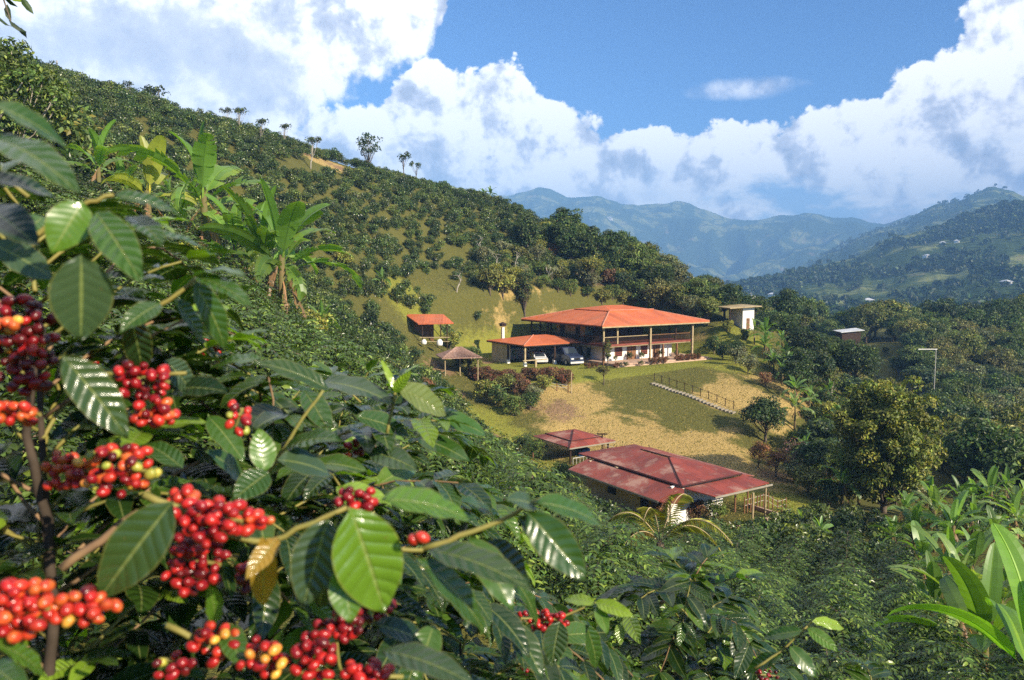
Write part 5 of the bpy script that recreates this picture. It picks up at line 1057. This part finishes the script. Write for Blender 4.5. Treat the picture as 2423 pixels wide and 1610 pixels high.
def hero(B, D, U, L, Wd, C, bend=.25, fold=.25, seed=0, bright=None):
    """N detailed leaves; returns verts, triangles, colour, leaf coordinates"""
    r = np.random.default_rng(seed); n = len(B); D = nrm(D); S = nrm(np.cross(D, U)); Nn = np.cross(S, D)
    L = np.broadcast_to(np.asarray(L, float), n); Wd = np.broadcast_to(np.asarray(Wd, float), n); bend = np.broadcast_to(np.asarray(bend, float), n); fold = np.broadcast_to(np.asarray(fold, float), n)
    ang = bend[:, None]*2.0*_s[None, :]                # midrib curves downward along the leaf
    dx = np.cos(ang-bend[:, None]*.5)/(NL-1); dz = -np.sin(ang-bend[:, None]*.5)/(NL-1)
    X = np.cumsum(dx, 1)-dx[:, :1]; Z = np.cumsum(dz, 1)-dz[:, :1]
    ph = r.random((n, 1, 1))*6.28; wav = np.sin(_s[None, :, None]*(14+6*r.random((n, 1, 1)))+ph+_cols[None, None, :]*1.4)*.018*abs(_cols)[None, None, :]**2
    lat = _w[None, :, None]*_cols[None, None, :]*.5*Wd[:, None, None]
    hh = abs(lat)*fold[:, None, None]-((lat/np.maximum(Wd[:, None, None], 1e-6))**2)*.5*Wd[:, None, None]*.8*fold[:, None, None]*2+wav*L[:, None, None]
    V = B[:, None, None]+D[:, None, None]*(X*L[:, None])[:, :, None, None]+Nn[:, None, None]*((Z*L[:, None])[:, :, None]+hh)[..., None]+S[:, None, None]*lat[..., None]
    k = 5; i, j = np.meshgrid(np.arange(NL-1), np.arange(k-1), indexing='ij'); a = (i*k+j).ravel(); q = np.stack([a, a+1, a+k+1, a+k], -1); tri = np.vstack([q[:, [0, 1, 2]], q[:, [0, 2, 3]]])
    Fs = (tri[None]+np.arange(n)[:, None, None]*NL*k).reshape(-1, 3)
    lf = np.zeros((n, NL, k, 3)); lf[..., 0] = _s[None, :, None]; lf[..., 1] = (_cols*.5+.5)[None, None, :]; lf[..., 2] = r.random((n, 1, 1))
    return V.reshape(-1, 3), Fs, np.repeat(C, NL*k, 0), lf.reshape(-1, 3)
def leafobj(name, packs, parent, mat='hleaf'):
    Vs, Fs, Cs, Ls, n = [], [], [], [], 0
    for V, F_, C, l in packs: Vs.append(V); Fs.append(F_+n); Cs.append(C); Ls.append(l); n += len(V)
    V = np.vstack(Vs); L_ = np.vstack(Ls)
    o = mk(name, V, np.vstack(Fs), M[mat], parent, C=np.vstack(Cs), smooth=True)
    a = o.data.attributes.new('Leaf', 'FLOAT_COLOR', 'POINT'); a.data.foreach_set('color', np.hstack([L_, np.ones((len(L_), 1))]).astype(np.float32).ravel()); return o
GR = [(.020, .048, .009), (.036, .078, .012), (.060, .122, .015), (.11, .20, .02), (.22, .34, .03)]   # dark to young; paler ones also stand in for backlit leaves
def shrub(name, label, base, h, rad, nb, seed, keep, ll=.118, zmin=.0, lean=(0, 0), young=.1, cat='coffee shrub', dens=.042):
    """a real-size coffee shrub: stem, arching branches with leaf pairs, each branch a part with its own foliage"""
    r = np.random.default_rng(seed); root = empty(name, tuple(map(float, base))); tag(root, label, cat)
    st = MB(); st.tube([(0, 0, -.3), (lean[0]*.3, lean[1]*.3, h*.4), (lean[0], lean[1], h*.86)], [.020, .013, .003], 8); st.build('stem', M['darkbark'], root, smooth=True)
    for k in range(nb):
        f = (k+.5)/nb; z = h*(zmin+(1-zmin-.02)*f); a = k*2.399+r.random()*.6; ln = rad*(.45+.75*r.random())*(1-.55*f**2)
        o = np.array((math.cos(a), math.sin(a), 0.)); o0 = np.array((lean[0]*f, lean[1]*f, z)); n = max(3, int(ln/dens)); t_ = np.linspace(0, 1, n+1)
        up = .15+.6*f+r.random()*.3; P_ = o0+o*(t_*ln)[:, None]; P_[:, 2] += ln*(up*t_-.8*t_**2.3); P_ += np.cumsum(r.normal(size=P_.shape)*.004, 0)
        G = P_+np.array(base); kp = keep(G)
        if kp[1:].sum() < 2: continue
        if not kp.all():
            j = int(np.argmin(kp)) if not kp.all() else n+1
            if j < 3: continue
            P_ = P_[:j]; n = len(P_)-1; t_ = t_[:j]
        m = MB(); m.tube(list(P_), list(np.linspace(.0038, .0016, n+1)), 5); br = m.build('branch', M['twig' if k % 3 else 'branch'], root, smooth=True)
        T__ = nrm(np.gradient(P_, axis=0)); sd_ = nrm(np.cross(T__, np.array((0, 0, 1.)))); packs = []
        st_i = max(1, int(n*.18)); pp = P_[st_i:]; tt = T__[st_i:]; ss = sd_[st_i:]; q = len(pp)
        if q < 1: continue
        tone = np.array([GR[int(min(3, abs(r.normal())*1.35))] for _ in range(q)])  # share of pale tones raised to paint in backlit leaves
        L_ = ll*(.7+.5*r.random(q))*np.where(np.arange(q) > q-2, .75, 1)
        for sg in (-1, 1):
            m_ = r.random(q) > .12
            if not m_.any(): continue
            D = ss*sg*(.8+.3*r.random((q, 1)))+tt*(.55+.4*r.random((q, 1)))+np.array((0, 0, 1.))*(-.3+.45*r.random((q, 1))); U = np.array((0, 0, 1.))+tt*.2+r.normal(size=(q, 3))*.25
            c_ = tone*(.8+.4*r.random((q, 1))); yn = (np.arange(q) >= q-2) & (r.random() < young*3); c_[yn] = np.array(GR[4])*(.7+.4*r.random())
            packs.append(hero(pp[m_], D[m_], U[m_], L_[m_], L_[m_]*(.38+.08*r.random(m_.sum())), c_[m_], .18+.3*r.random(m_.sum()), .2+.3*r.random(m_.sum()), seed*100+k*2+(sg > 0)))
        packs.append(hero(P_[-1:], T__[-1:], np.array([[0, 0, 1.]])+r.normal(size=(1, 3))*.2, ll*.7, ll*.25, np.array([GR[4 if r.random() < young*3 else 2]]), .2, .4, k))
        leafobj('foliage', packs, br)
    return root
def keeper(polys, dmin=.62):
    """only where the photograph shows this shrub: below its outline, and not against the lens"""
    def f(G):
        px, py, d = proj(G[:, 0], G[:, 1], G[:, 2]); ok = (d > dmin)
        lim = np.interp(px, [p[0] for p in polys], [p[1] for p in polys]); return ok & (py > lim)
    return f
OUT = [(-600, 300), (-100, 330), (60, 380), (170, 450), (330, 500), (430, 600), (520, 690), (560, 790), (650, 900), (800, 930), (1000, 960), (1090, 1020), (1110, 1130), (1170, 1190), (1330, 1230), (1380, 1300), (1330, 1420), (1420, 1450), (1700, 1520), (3000, 1800)]
def pos(px, py, D): p = W(px, py, D); return p
bA = pos(130, 1610, 1.25); bA[2] = -1.75
SA = shrub('coffee_shrub', 'coffee shrub at the left edge, nearest the lens, hung with most of the cherries', bA, 1.95, 1.05, 130, 501, keeper(OUT, 1.2))
bB = pos(640, 1610, 1.7); bB[2] = -2.1
SB = shrub('coffee_shrub', 'coffee shrub left of centre behind the foremost leaves, its branches reaching toward the red-roofed shed', bB, 2.05, 1.1, 110, 502, keeper(OUT, 1.35))
bC = pos(860, 1300, 2.6); bC[2] = -2.4
SC = shrub('coffee_shrub', 'coffee shrub whose pale shoot stands up before the garden path', bC, 2.05, 1.05, 66, 503, keeper([(-500, 1000), (560, 880), (640, 880), (900, 860), (1050, 930), (1130, 1010), (1150, 1100), (1200, 1250), (1400, 1330), (3000, 1700)], 1.2), ll=.14)
bD = pos(1090, 1610, 2.0); bD[2] = -2.5
SD = shrub('coffee_shrub', 'dark coffee shrub at the bottom centre with a small cluster of red cherries', bD, 1.75, .85, 44, 504, keeper([(-500, 1400), (900, 1350), (1200, 1370), (1350, 1400), (1500, 1500), (3000, 1700)], 1.1))
bE = pos(1640, 1600, 3.4); bE[2] = -3.5
SE = shrub('coffee_shrub', 'coffee shrub with drooping glossy leaves at the bottom, right of centre', bE, 2.25, 1.0, 66, 505, keeper([(-500, 1500), (1250, 1420), (1480, 1310), (1700, 1310), (1850, 1420), (1950, 1500), (3000, 1700)], 1.6), ll=.15)
bG = pos(2080, 1760, 3.0); bG[2] = -3.6
SG = shrub('coffee_shrub', 'coffee shrub with light green tips cut by the bottom edge at the right', bG, 1.9, .7, 34, 506, keeper([(-500, 1700), (1700, 1560), (2000, 1530), (2250, 1570), (3000, 1700)], 1.6), young=.3)

# hero leaves read off the photograph: base, tip (pixels of a 2360-wide view), distance, width, tone, owner
def S2(x, y): return x*1.0267, y*1.0267
HL = [ # bx, by, tx, ty, D, width, tone, tilt
 (192, 466, 122, 578, .86, 92, 3, .1), (188, 588, 186, 778, .80, 134, 5, .0), (222, 490, 322, 642, .84, 84, 2, .2), (262, 452, 415, 492, .88, 66, 1, .6), (300, 500, 372, 560, .95, 62, 1, .5), (350, 540, 488, 582, .92, 56, 1, .7), (100, 500, 40, 560, 1.0, 60, 2, .4),
 (145, 820, 290, 1003, .80, 98, 6, .1), (398, 1158, 234, 1372, .78, 128, 6, .1), (808, 1172, 884, 1404, .78, 168, 7, .0), (756, 1196, 700, 1392, .82, 116, 5, .1), (775, 1200, 735, 1400, .86, 100, 0, .3), (790, 1302, 808, 1432, .80, 84, 3, .1),
 (876, 1152, 1082, 1192, .80, 96, 3, .6), (985, 1268, 1222, 1352, .86, 92, 6, .5), (962, 1288, 1122, 1455, .84, 84, 1, .4), (1080, 1240, 1180, 1400, .95, 84, 2, .4), (1232, 1158, 1390, 1208, .92, 76, 2, .5), (1216, 1180, 1347, 1332, .92, 92, 1, .1), (1196, 1192, 1292, 1300, .96, 84, 0, .3), (1232, 1165, 1172, 1150, .95, 50, 5, .3), (1120, 1250, 1222, 1352, .98, 84, 0, .2), (1150, 1210, 1065, 1150, 1.0, 70, 1, .5),
 (-20, 240, 152, 335, .72, 84, 1, .5), (-20, 318, 175, 432, .74, 96, 1, .5), (-30, 410, 130, 455, .8, 80, 0, .5), (-30, 480, 80, 560, .8, 90, 0, .3), (-20, 560, 120, 640, .9, 80, 5, .3),
 (452, 640, 575, 700, .98, 60, 2, .5), (448, 650, 520, 800, 1.0, 66, 1, .4), (440, 640, 562, 628, 1.0, 44, 2, .6), (400, 690, 470, 790, 1.0, 56, 1, .4), (370, 700, 280, 760, .95, 56, 1, .5), (300, 720, 330, 860, .95, 64, 0, .3),
 (740, 880, 905, 925, 1.5, 70, 5, .5), (915, 892, 1027, 955, 1.4, 70, 8, .3), (908, 905, 945, 858, 1.4, 26, 4, .1), (910, 900, 880, 830, 1.45, 16, 4, .1), (760, 900, 590, 832, 1.3, 60, 6, .5), (600, 830, 480, 850, 1.3, 56, 2, .5), (700, 900, 760, 1000, 1.4, 60, 1, .4),
 (610, 1088, 598, 990, 1.1, 62, 3, .1), (620, 1090, 540, 1150, 1.1, 70, 1, .4), (640, 1060, 760, 1090, 1.15, 80, 5, .5), (660, 1030, 780, 1010, 1.2, 70, 1, .5), (-20, 1480, 108, 1556, .7, 66, 3, .4), (-30, 1530, 60, 1600, .72, 70, 2, .3),
 (604, 1238, 606, 1395, .84, 66, 9, .2), (640, 1240, 570, 1330, .86, 50, 9, .4), (482, 1350, 498, 1442, .9, 44, 3, .2), (520, 1440, 560, 1540, .9, 60, 2, .4), (660, 1440, 640, 1520, 1.0, 56, 1, .4), (880, 1500, 1090, 1572, .85, 76, 5, .5), (860, 1440, 1000, 1490, .95, 70, 0, .5), (1000, 1440, 960, 1560, 1.0, 70, 2, .3), (1180, 1330, 1240, 1440, 1.1, 60, 1, .4),
 (1290, 1432, 1272, 1532, 1.5, 60, 6, .2), (1350, 1440, 1376, 1540, 1.6, 50, 1, .3), (1372, 1388, 1458, 1420, 1.6, 36, 4, .3), (1372, 1392, 1300, 1380, 1.6, 34, 4, .4), (1376, 1395, 1400, 1460, 1.6, 32, 3, .2), (1872, 1432, 1945, 1448, 2.2, 30, 4, .3), (1860, 1448, 1930, 1500, 2.2, 34, 3, .3), (1850, 1455, 1760, 1470, 2.2, 34, 2, .4), (1820, 1490, 1880, 1560, 2.2, 40, 2, .3), (1800, 1510, 1720, 1550, 2.2, 40, 2, .4),
 (560, 1110, 480, 1040, 1.2, 66, 1, .5), (420, 1080, 330, 1020, 1.1, 60, 1, .5), (400, 900, 520, 900, 1.2, 70, 0, .4), (380, 830, 440, 900, 1.15, 66, 5, .3), (480, 960, 560, 1060, 1.3, 60, 2, .4), (820, 960, 940, 1000, 1.6, 60, 1, .4), (960, 1010, 1080, 1060, 1.7, 60, 1, .5), (1000, 960, 1120, 1000, 1.7, 60, 2, .5), (850, 1040, 960, 1080, 1.6, 64, 5, .4),
]
TONE = [(.016, .040, .012), (.040, .095, .016), (.055, .125, .018), (.10, .20, .02), (.26, .38, .03), (.055, .095, .045), (.045, .085, .022), (.125, .235, .02), (.16, .20, .05), (.36, .22, .03)]  # grey-green entry paints in a sky reflection, pale one a gloss
root = SA; byt = []
packs = []
for k, (bx_, by_, tx, ty, D, wpx, tone, tilt) in enumerate(HL):
    a = W(*S2(bx_, by_), D); dd = (.02 if tilt < .15 else .05)*(1 if k % 2 else -1)
    b_ = W(*S2(tx, ty), D+dd); L_ = float(np.linalg.norm(b_-a))*1.06
    toward = nrm(-(a+b_)/2)*(1-tilt)+np.array((.12, 0, 1.))*(tilt+.18)+rng.normal(size=3)*.07
    d0 = nrm(b_-a); bend = .16+.25*tilt; Nn = np.cross(nrm(np.cross(d0, toward)), d0); d0 = d0+Nn*bend*.45
    packs.append((hero(a[None]-np.array(SA.location if k < 9 else (0, 0, 0)), d0[None], toward[None], L_, wpx*1.0267/F*D, np.array([TONE[tone]]), bend, .28, k), bx_, D))
def own(bx_, D, by_):
    if bx_ < 700 and D < 1.25 and by_ < 1480: return SA
    if D < 1.25: return SB
    if by_ > 1350 and bx_ > 1700: return SG
    if by_ > 1350: return SD
    return SC
groups = {}
for k, h_ in enumerate(HL):
    o_ = own(h_[0], h_[4], h_[1]); groups.setdefault(o_, []).append(k)
for o_, ks in groups.items():
    for k in ks:
        V, F_, C, l = packs[k][0]
        off = (np.array(SA.location) if k < 9 else 0)-np.array(o_.location)
        leafobj('leaf', [(V+off, F_, C, l)], o_)
# twigs: pixel path, distance, radius(mm), material, owner
TW = [([(140, 1310), (230, 1245), (320, 1180)], .92, 6, 'branch', SA), ([(330, 1140), (430, 1180), (520, 1235), (620, 1250), (720, 1205), (800, 1170)], .86, 4.5, 'twig', SA), ([(975, 1268), (1060, 1235), (1150, 1200), (1250, 1150)], .93, 4, 'twig', SB), ([(800, 1172), (900, 1262), (975, 1268)], .88, 3.5, 'twig', SB),
      ([(320, 735), (390, 690), (452, 640)], .99, 3.5, 'twig', SA), ([(60, 560), (140, 500), (205, 465), (262, 450)], .9, 3.5, 'twig', SA), ([(560, 1160), (640, 1060), (700, 960), (745, 900)], 1.2, 3.5, 'twig', SB), ([(380, 1440), (500, 1500), (640, 1545), (780, 1560), (930, 1560)], .88, 4, 'twig', SB), ([(-40, 1440), (100, 1432), (170, 1425), (260, 1400)], .78, 4.5, 'twig', SA),
      ([(1740, 1540), (1800, 1500), (1875, 1430)], 2.2, 4, 'twig', SG), ([(1200, 1440), (1290, 1425), (1375, 1388)], 1.6, 3, 'twig', SD), ([(890, 1000), (905, 940), (915, 885)], 1.45, 3.5, 'twig', SC), ([(-40, 660), (40, 740), (70, 860), (60, 980)], .95, 4.5, 'branch', SA), ([(240, 860), (330, 870), (430, 860)], 1.0, 3.5, 'twig', SA), ([(560, 940), (540, 1000)], 1.15, 2.5, 'twig', SB),
      ([(110, 1600), (125, 1400), (110, 1200), (60, 1000), (80, 800)], 1.14, 9, 'darkbark', SA), ([(780, 1400), (770, 1470), (790, 1560)], .95, 3, 'twig', SB)]
for pth, D, r_, mt, o_ in TW:
    P_ = [W(*S2(x, y), D+.01*i)-np.array(o_.location) for i, (x, y) in enumerate(pth)]
    q = []; 
    for i in range(len(P_)-1):
        for f in (0, .33, .66): q.append(P_[i]*(1-f)+P_[i+1]*f+rng.normal(size=3)*.0012)
    q.append(P_[-1]); m = MB(); m.tube(q, [r_/1000*(1-.35*i/len(q)) for i in range(len(q))], 7); m.build('branch', M[mt], o_, smooth=True)
# cherries
def cherrymat(name, c0, c1):
    m = bpy.data.materials.new(name); m.use_nodes = True; t = NT(m.node_tree); b = t.N['Principled BSDF']; co = t.n('ShaderNodeTexCoord').outputs['Object']; rnd = t.n('ShaderNodeObjectInfo').outputs['Random']
    c = t.mix(t.sstep(t.noise(t.v('ADD', co, t.v('SCALE', (1., 1., 1.), t.m('MULTIPLY', rnd, 9.))), 90, 2, .5), .38, .62), c0, c1); c = t.v('SCALE', c, t.m('MULTIPLY_ADD', rnd, .4, .8))
    t.put(b.inputs['Base Color'], c); b.inputs['Roughness'].default_value = .28; b.inputs['Specular IOR Level'].default_value = .5; b.inputs['Subsurface Weight'].default_value = .12; b.inputs['Subsurface Radius'].default_value = (.006, .002, .001)
    return m
CM = [cherrymat('cherry_dark', (.07, .005, .007), (.13, .009, .010)), cherrymat('cherry_crimson', (.27, .010, .013), (.17, .007, .011)), cherrymat('cherry_red', (.44, .020, .016), (.32, .012, .012)), cherrymat('cherry_scarlet', (.48, .038, .018), (.38, .018, .013)), cherrymat('cherry_orange', (.55, .12, .025), (.48, .045, .018)), cherrymat('cherry_yellow', (.62, .36, .05), (.64, .22, .04)), cherrymat('cherry_green', (.30, .34, .05), (.42, .36, .06))]
V = []; nseg, nr = 14, 9
for i in range(nr+1):
    a = max(math.pi*(i-.72)/(nr-.72), 0.0) if i > 0 else 0.0; rr = math.sin(a)*.0074; z = math.cos(a)*.0084
    if i == 0: z -= .0009
    V += [(rr*math.cos(2*math.pi*j/nseg), rr*math.sin(2*math.pi*j/nseg), z) for j in range(nseg)]
Fq = [(i*nseg+j, i*nseg+(j+1) % nseg, (i+1)*nseg+(j+1) % nseg, (i+1)*nseg+j) for i in range(nr) for j in range(nseg)]
CME = []
for m_ in CM:
    o = mk('cherry', V, Fq, m_, smooth=True, mats=[m_, M['dark']]); me = o.data; me.polygons.foreach_set('material_index', np.array([1 if k < nseg else 0 for k in range(len(Fq))], dtype=np.int32)); CME.append(me); bpy.data.objects.remove(o)
CL = [ # centre (2360-view), distance, spread x,y, count, colour weights (dark..green), owner
 (52, 800, .95, 55, 105, 46, (5, 3, .6, .2, .1, .3, 0), SA, 'dense hanging bunch of dark crimson cherries at the left edge'), (38, 955, .93, 48, 26, 9, (0, 0, 1, 3, 3, 0, 0), SA, 'orange-red cherries at the foot of the dark bunch'), (15, 745, .92, 20, 14, 3, (0, 0, 0, 0, 1, 2, 1), SA, 'yellow cherries above the dark bunch'),
 (330, 878, .98, 55, 40, 18, (1.5, 3, 2, 0, 0, 0, 0), SA, 'round bunch of glossy red cherries below the yellow twig'), (352, 950, .97, 44, 34, 12, (0, 1, 2, 3, 2, 0, 0), SA, 'mixed red and orange cherries hanging under the round bunch'), (548, 960, 1.1, 26, 34, 6, (.5, 1, 2, 1, 0, 0, 1.5), SB, 'small bunch of red and green cherries standing apart'),
 (150, 1085, .95, 48, 38, 17, (0, .5, 2, 3, 2, .3, 0), SA, 'orange-red cherries at the left end of the mottled branch'), (270, 1085, .92, 75, 48, 30, (.5, 1, 1, 2, 3, 2, 2), SA, 'mottled bunch of orange, yellow and green cherries'),
 (425, 1150, .90, 28, 26, 7, (0, 0, 1, 3, 2, 0, 0), SA, 'orange cherries where the branch forks'), (480, 1200, .84, 75, 46, 28, (0, 2, 5, .6, .1, 0, 0), SA, 'large bunch of bright red cherries left of the twin leaves'), (450, 1300, .88, 55, 60, 26, (3, 3, 2, 0, 0, 0, 0), SA, 'deep red cherries hanging under the bright bunch'), (590, 1205, .86, 26, 14, 6, (0, .5, 1.5, 2, 1, 0, 0), SA, 'orange-tipped cherries at the right end of the bright bunch'),
 (45, 1405, .72, 62, 58, 24, (0, 0, 2, 4, 2, .2, 0), SA, 'biggest orange-red cherries in the lower left corner'), (190, 1402, .74, 60, 34, 13, (.3, .6, 1.5, 3, 2, .3, 0), SA, 'orange-red bunch beside the corner bunch'),
 (500, 1480, .88, 60, 36, 12, (0, .5, 2, 3, 1, .5, .3), SB, 'red and orange cherries along the bottom branch'), (610, 1520, .86, 50, 40, 13, (.3, 2, 3, .6, 0, .5, 0), SB, 'red cherries in the middle of the bottom branch'), (725, 1515, .86, 42, 46, 17, (.5, 3, 3, .2, 0, 0, 0), SB, 'crowded red cherries at the right of the bottom branch'), (840, 1550, .86, 50, 18, 9, (0, 2, 3, .5, 0, 0, 0), SB, 'red cherries cut by the bottom edge'), (400, 1530, .9, 40, 24, 6, (1, 1, 1, 1, 0, 0, .5), SB, 'scattered cherries at the left of the bottom branch'),
 (820, 1150, .95, 42, 18, 9, (1, 3, 3, 0, 0, 0, 0), SB, 'red cherries just above the biggest bright leaf'), (968, 1240, .78, 16, 10, 2, (1, 0, 0, 2, 0, 0, 0), SB, 'single orange-red cherry at the end of the branch'), (800, 1438, .92, 34, 30, 11, (1.5, 2, 3, .3, 0, 0, 0), SB, 'red cherries hanging under the small bright leaf'), (860, 1400, .98, 40, 34, 10, (4, 1, 0, 0, 0, 0, 0), SB, 'dark cherries behind the biggest leaf'), (1245, 1432, 1.6, 46, 24, 20, (.5, 2, 3, 1, 0, 0, 0), SD, 'small red cluster at the bottom centre'), (820, 1040, 1.6, 20, 24, 6, (2, 2, 0, 0, 1, 0, 0), SC, 'few dark cherries high on the inner shrub'), (1770, 1560, 2.2, 30, 20, 10, (3, 2, 0, 0, 0, 0, 0), SG, 'dark red cherries at the bottom edge right of centre'), (575, 1330, .95, 26, 30, 6, (2, 2, 0, 0, 0, 0, 0), SA, 'dark cherries behind the yellowed leaf')]
r = random.Random(12)
CL = [(a, b_, D, sx*1.12, sy*1.12, int(n*1.5)+1, w_, o_, l_) for a, b_, D, sx, sy, n, w_, o_, l_ in CL]
for cx_, cy2, D, sx, sy, n, wts, o_, lb_ in CL:
    c = W(*S2(cx_, cy2), D); root = empty('cherry_cluster', tuple(c-np.array(o_.location)), parent=o_); root['label'] = lb_
    pts = []; tries = 0; R0 = .0128
    sxm, sym = sx*1.0267/F*D, sy*1.0267/F*D
    while len(pts) < n and tries < 6000:
        tries += 1; a = r.random()*6.283; q = math.sqrt(r.random()); p = Vector((math.cos(a)*q*sxm, r.uniform(-.5, .5)*min(.04, (sxm+sym)*.6), math.sin(a)*q*sym))
        if all((p-x).length > R0*(.93 if tries < 2500 else .8) for x in pts): pts.append(p)
    for p in pts:
        k = r.choices(range(7), wts)[0]; ch_ = bpy.data.objects.new('cherry', CME[k]); col.objects.link(ch_); ch_.parent = root; ch_.location = p; s = r.uniform(.66, .98); ch_.scale = (s, s*r.uniform(.92, 1), s*r.uniform(1.05, 1.22)); ch_.rotation_euler = (r.uniform(.6, 2.2), r.uniform(-.6, .6), r.uniform(0, 6.3))
    m = MB(); m.tube([(-sxm*.9, .006, sym*.15), (0, .01, 0), (sxm*.9, .006, -sym*.1)], .0028, 5); m.build('twig', M['twig'], root)
# smaller bunches along the inner branches
for o_, cnt, dmin in ((SA, 11, 1.0), (SB, 14, 1.05), (SC, 9, 1.2), (SD, 6, 1.1), (SE, 5, 1.5)):
    brs = [b_ for b_ in o_.children if b_.name.startswith('branch') and len(b_.data.vertices) > 40]; r.shuffle(brs)
    for b_ in brs[:cnt]:
        vs = b_.data.vertices; v = vs[int(len(vs)*r.uniform(.25, .75))].co; n = r.randint(4, 9); root = empty('cherry_cluster', tuple(v), parent=o_); pts = []
        for _ in range(200):
            p = Vector((r.uniform(-.024, .024), r.uniform(-.024, .024), r.uniform(-.022, .012)))
            if all((p-x).length > .0125 for x in pts): pts.append(p)
            if len(pts) >= n: break
        mood = r.choice(((4, 3, 1, 0, 0, 0, 0), (1, 3, 4, 1, 0, 0, 0), (0, 1, 3, 3, 1, .5, .5)))
        for p in pts:
            k = r.choices(range(7), mood)[0]; ch_ = bpy.data.objects.new('cherry', CME[k]); col.objects.link(ch_); ch_.parent = root; ch_.location = p; s = r.uniform(.76, 1.0); ch_.scale = (s, s, s*1.08); ch_.rotation_euler = (r.uniform(.6, 2.2), r.uniform(-.6, .6), r.uniform(0, 6.3))
# leaves of an overhanging tree at the top left corner
tc = W(-30, -60, 4.5); ov = empty('overhanging_branch', tuple(tc)); tag(ov, 'dark leafy branch tip hanging into the top left corner', 'branch'); m = MB(); m.tube([(-.4, 0, .35), (-.1, 0, .1), (.08, 0, -.12), (.12, 0, -.26)], [.012, .009, .005, .003], 5); m.build('twig', M['bark'], ov)
r2 = np.random.default_rng(4); n = 26; B = np.column_stack([r2.normal(size=n)*.06+.06, r2.normal(size=n)*.05, r2.uniform(-.3, .2, n)]); lb = LB(); lb.add(*leaves(B, rdir(r2, n)+np.array((.2, 0, -.8)), rdir(r2, n), .10, .04, T_MID, tints(r2, n, (.03, .05, .02)))); lb.build('foliage', M['tree'], ov)
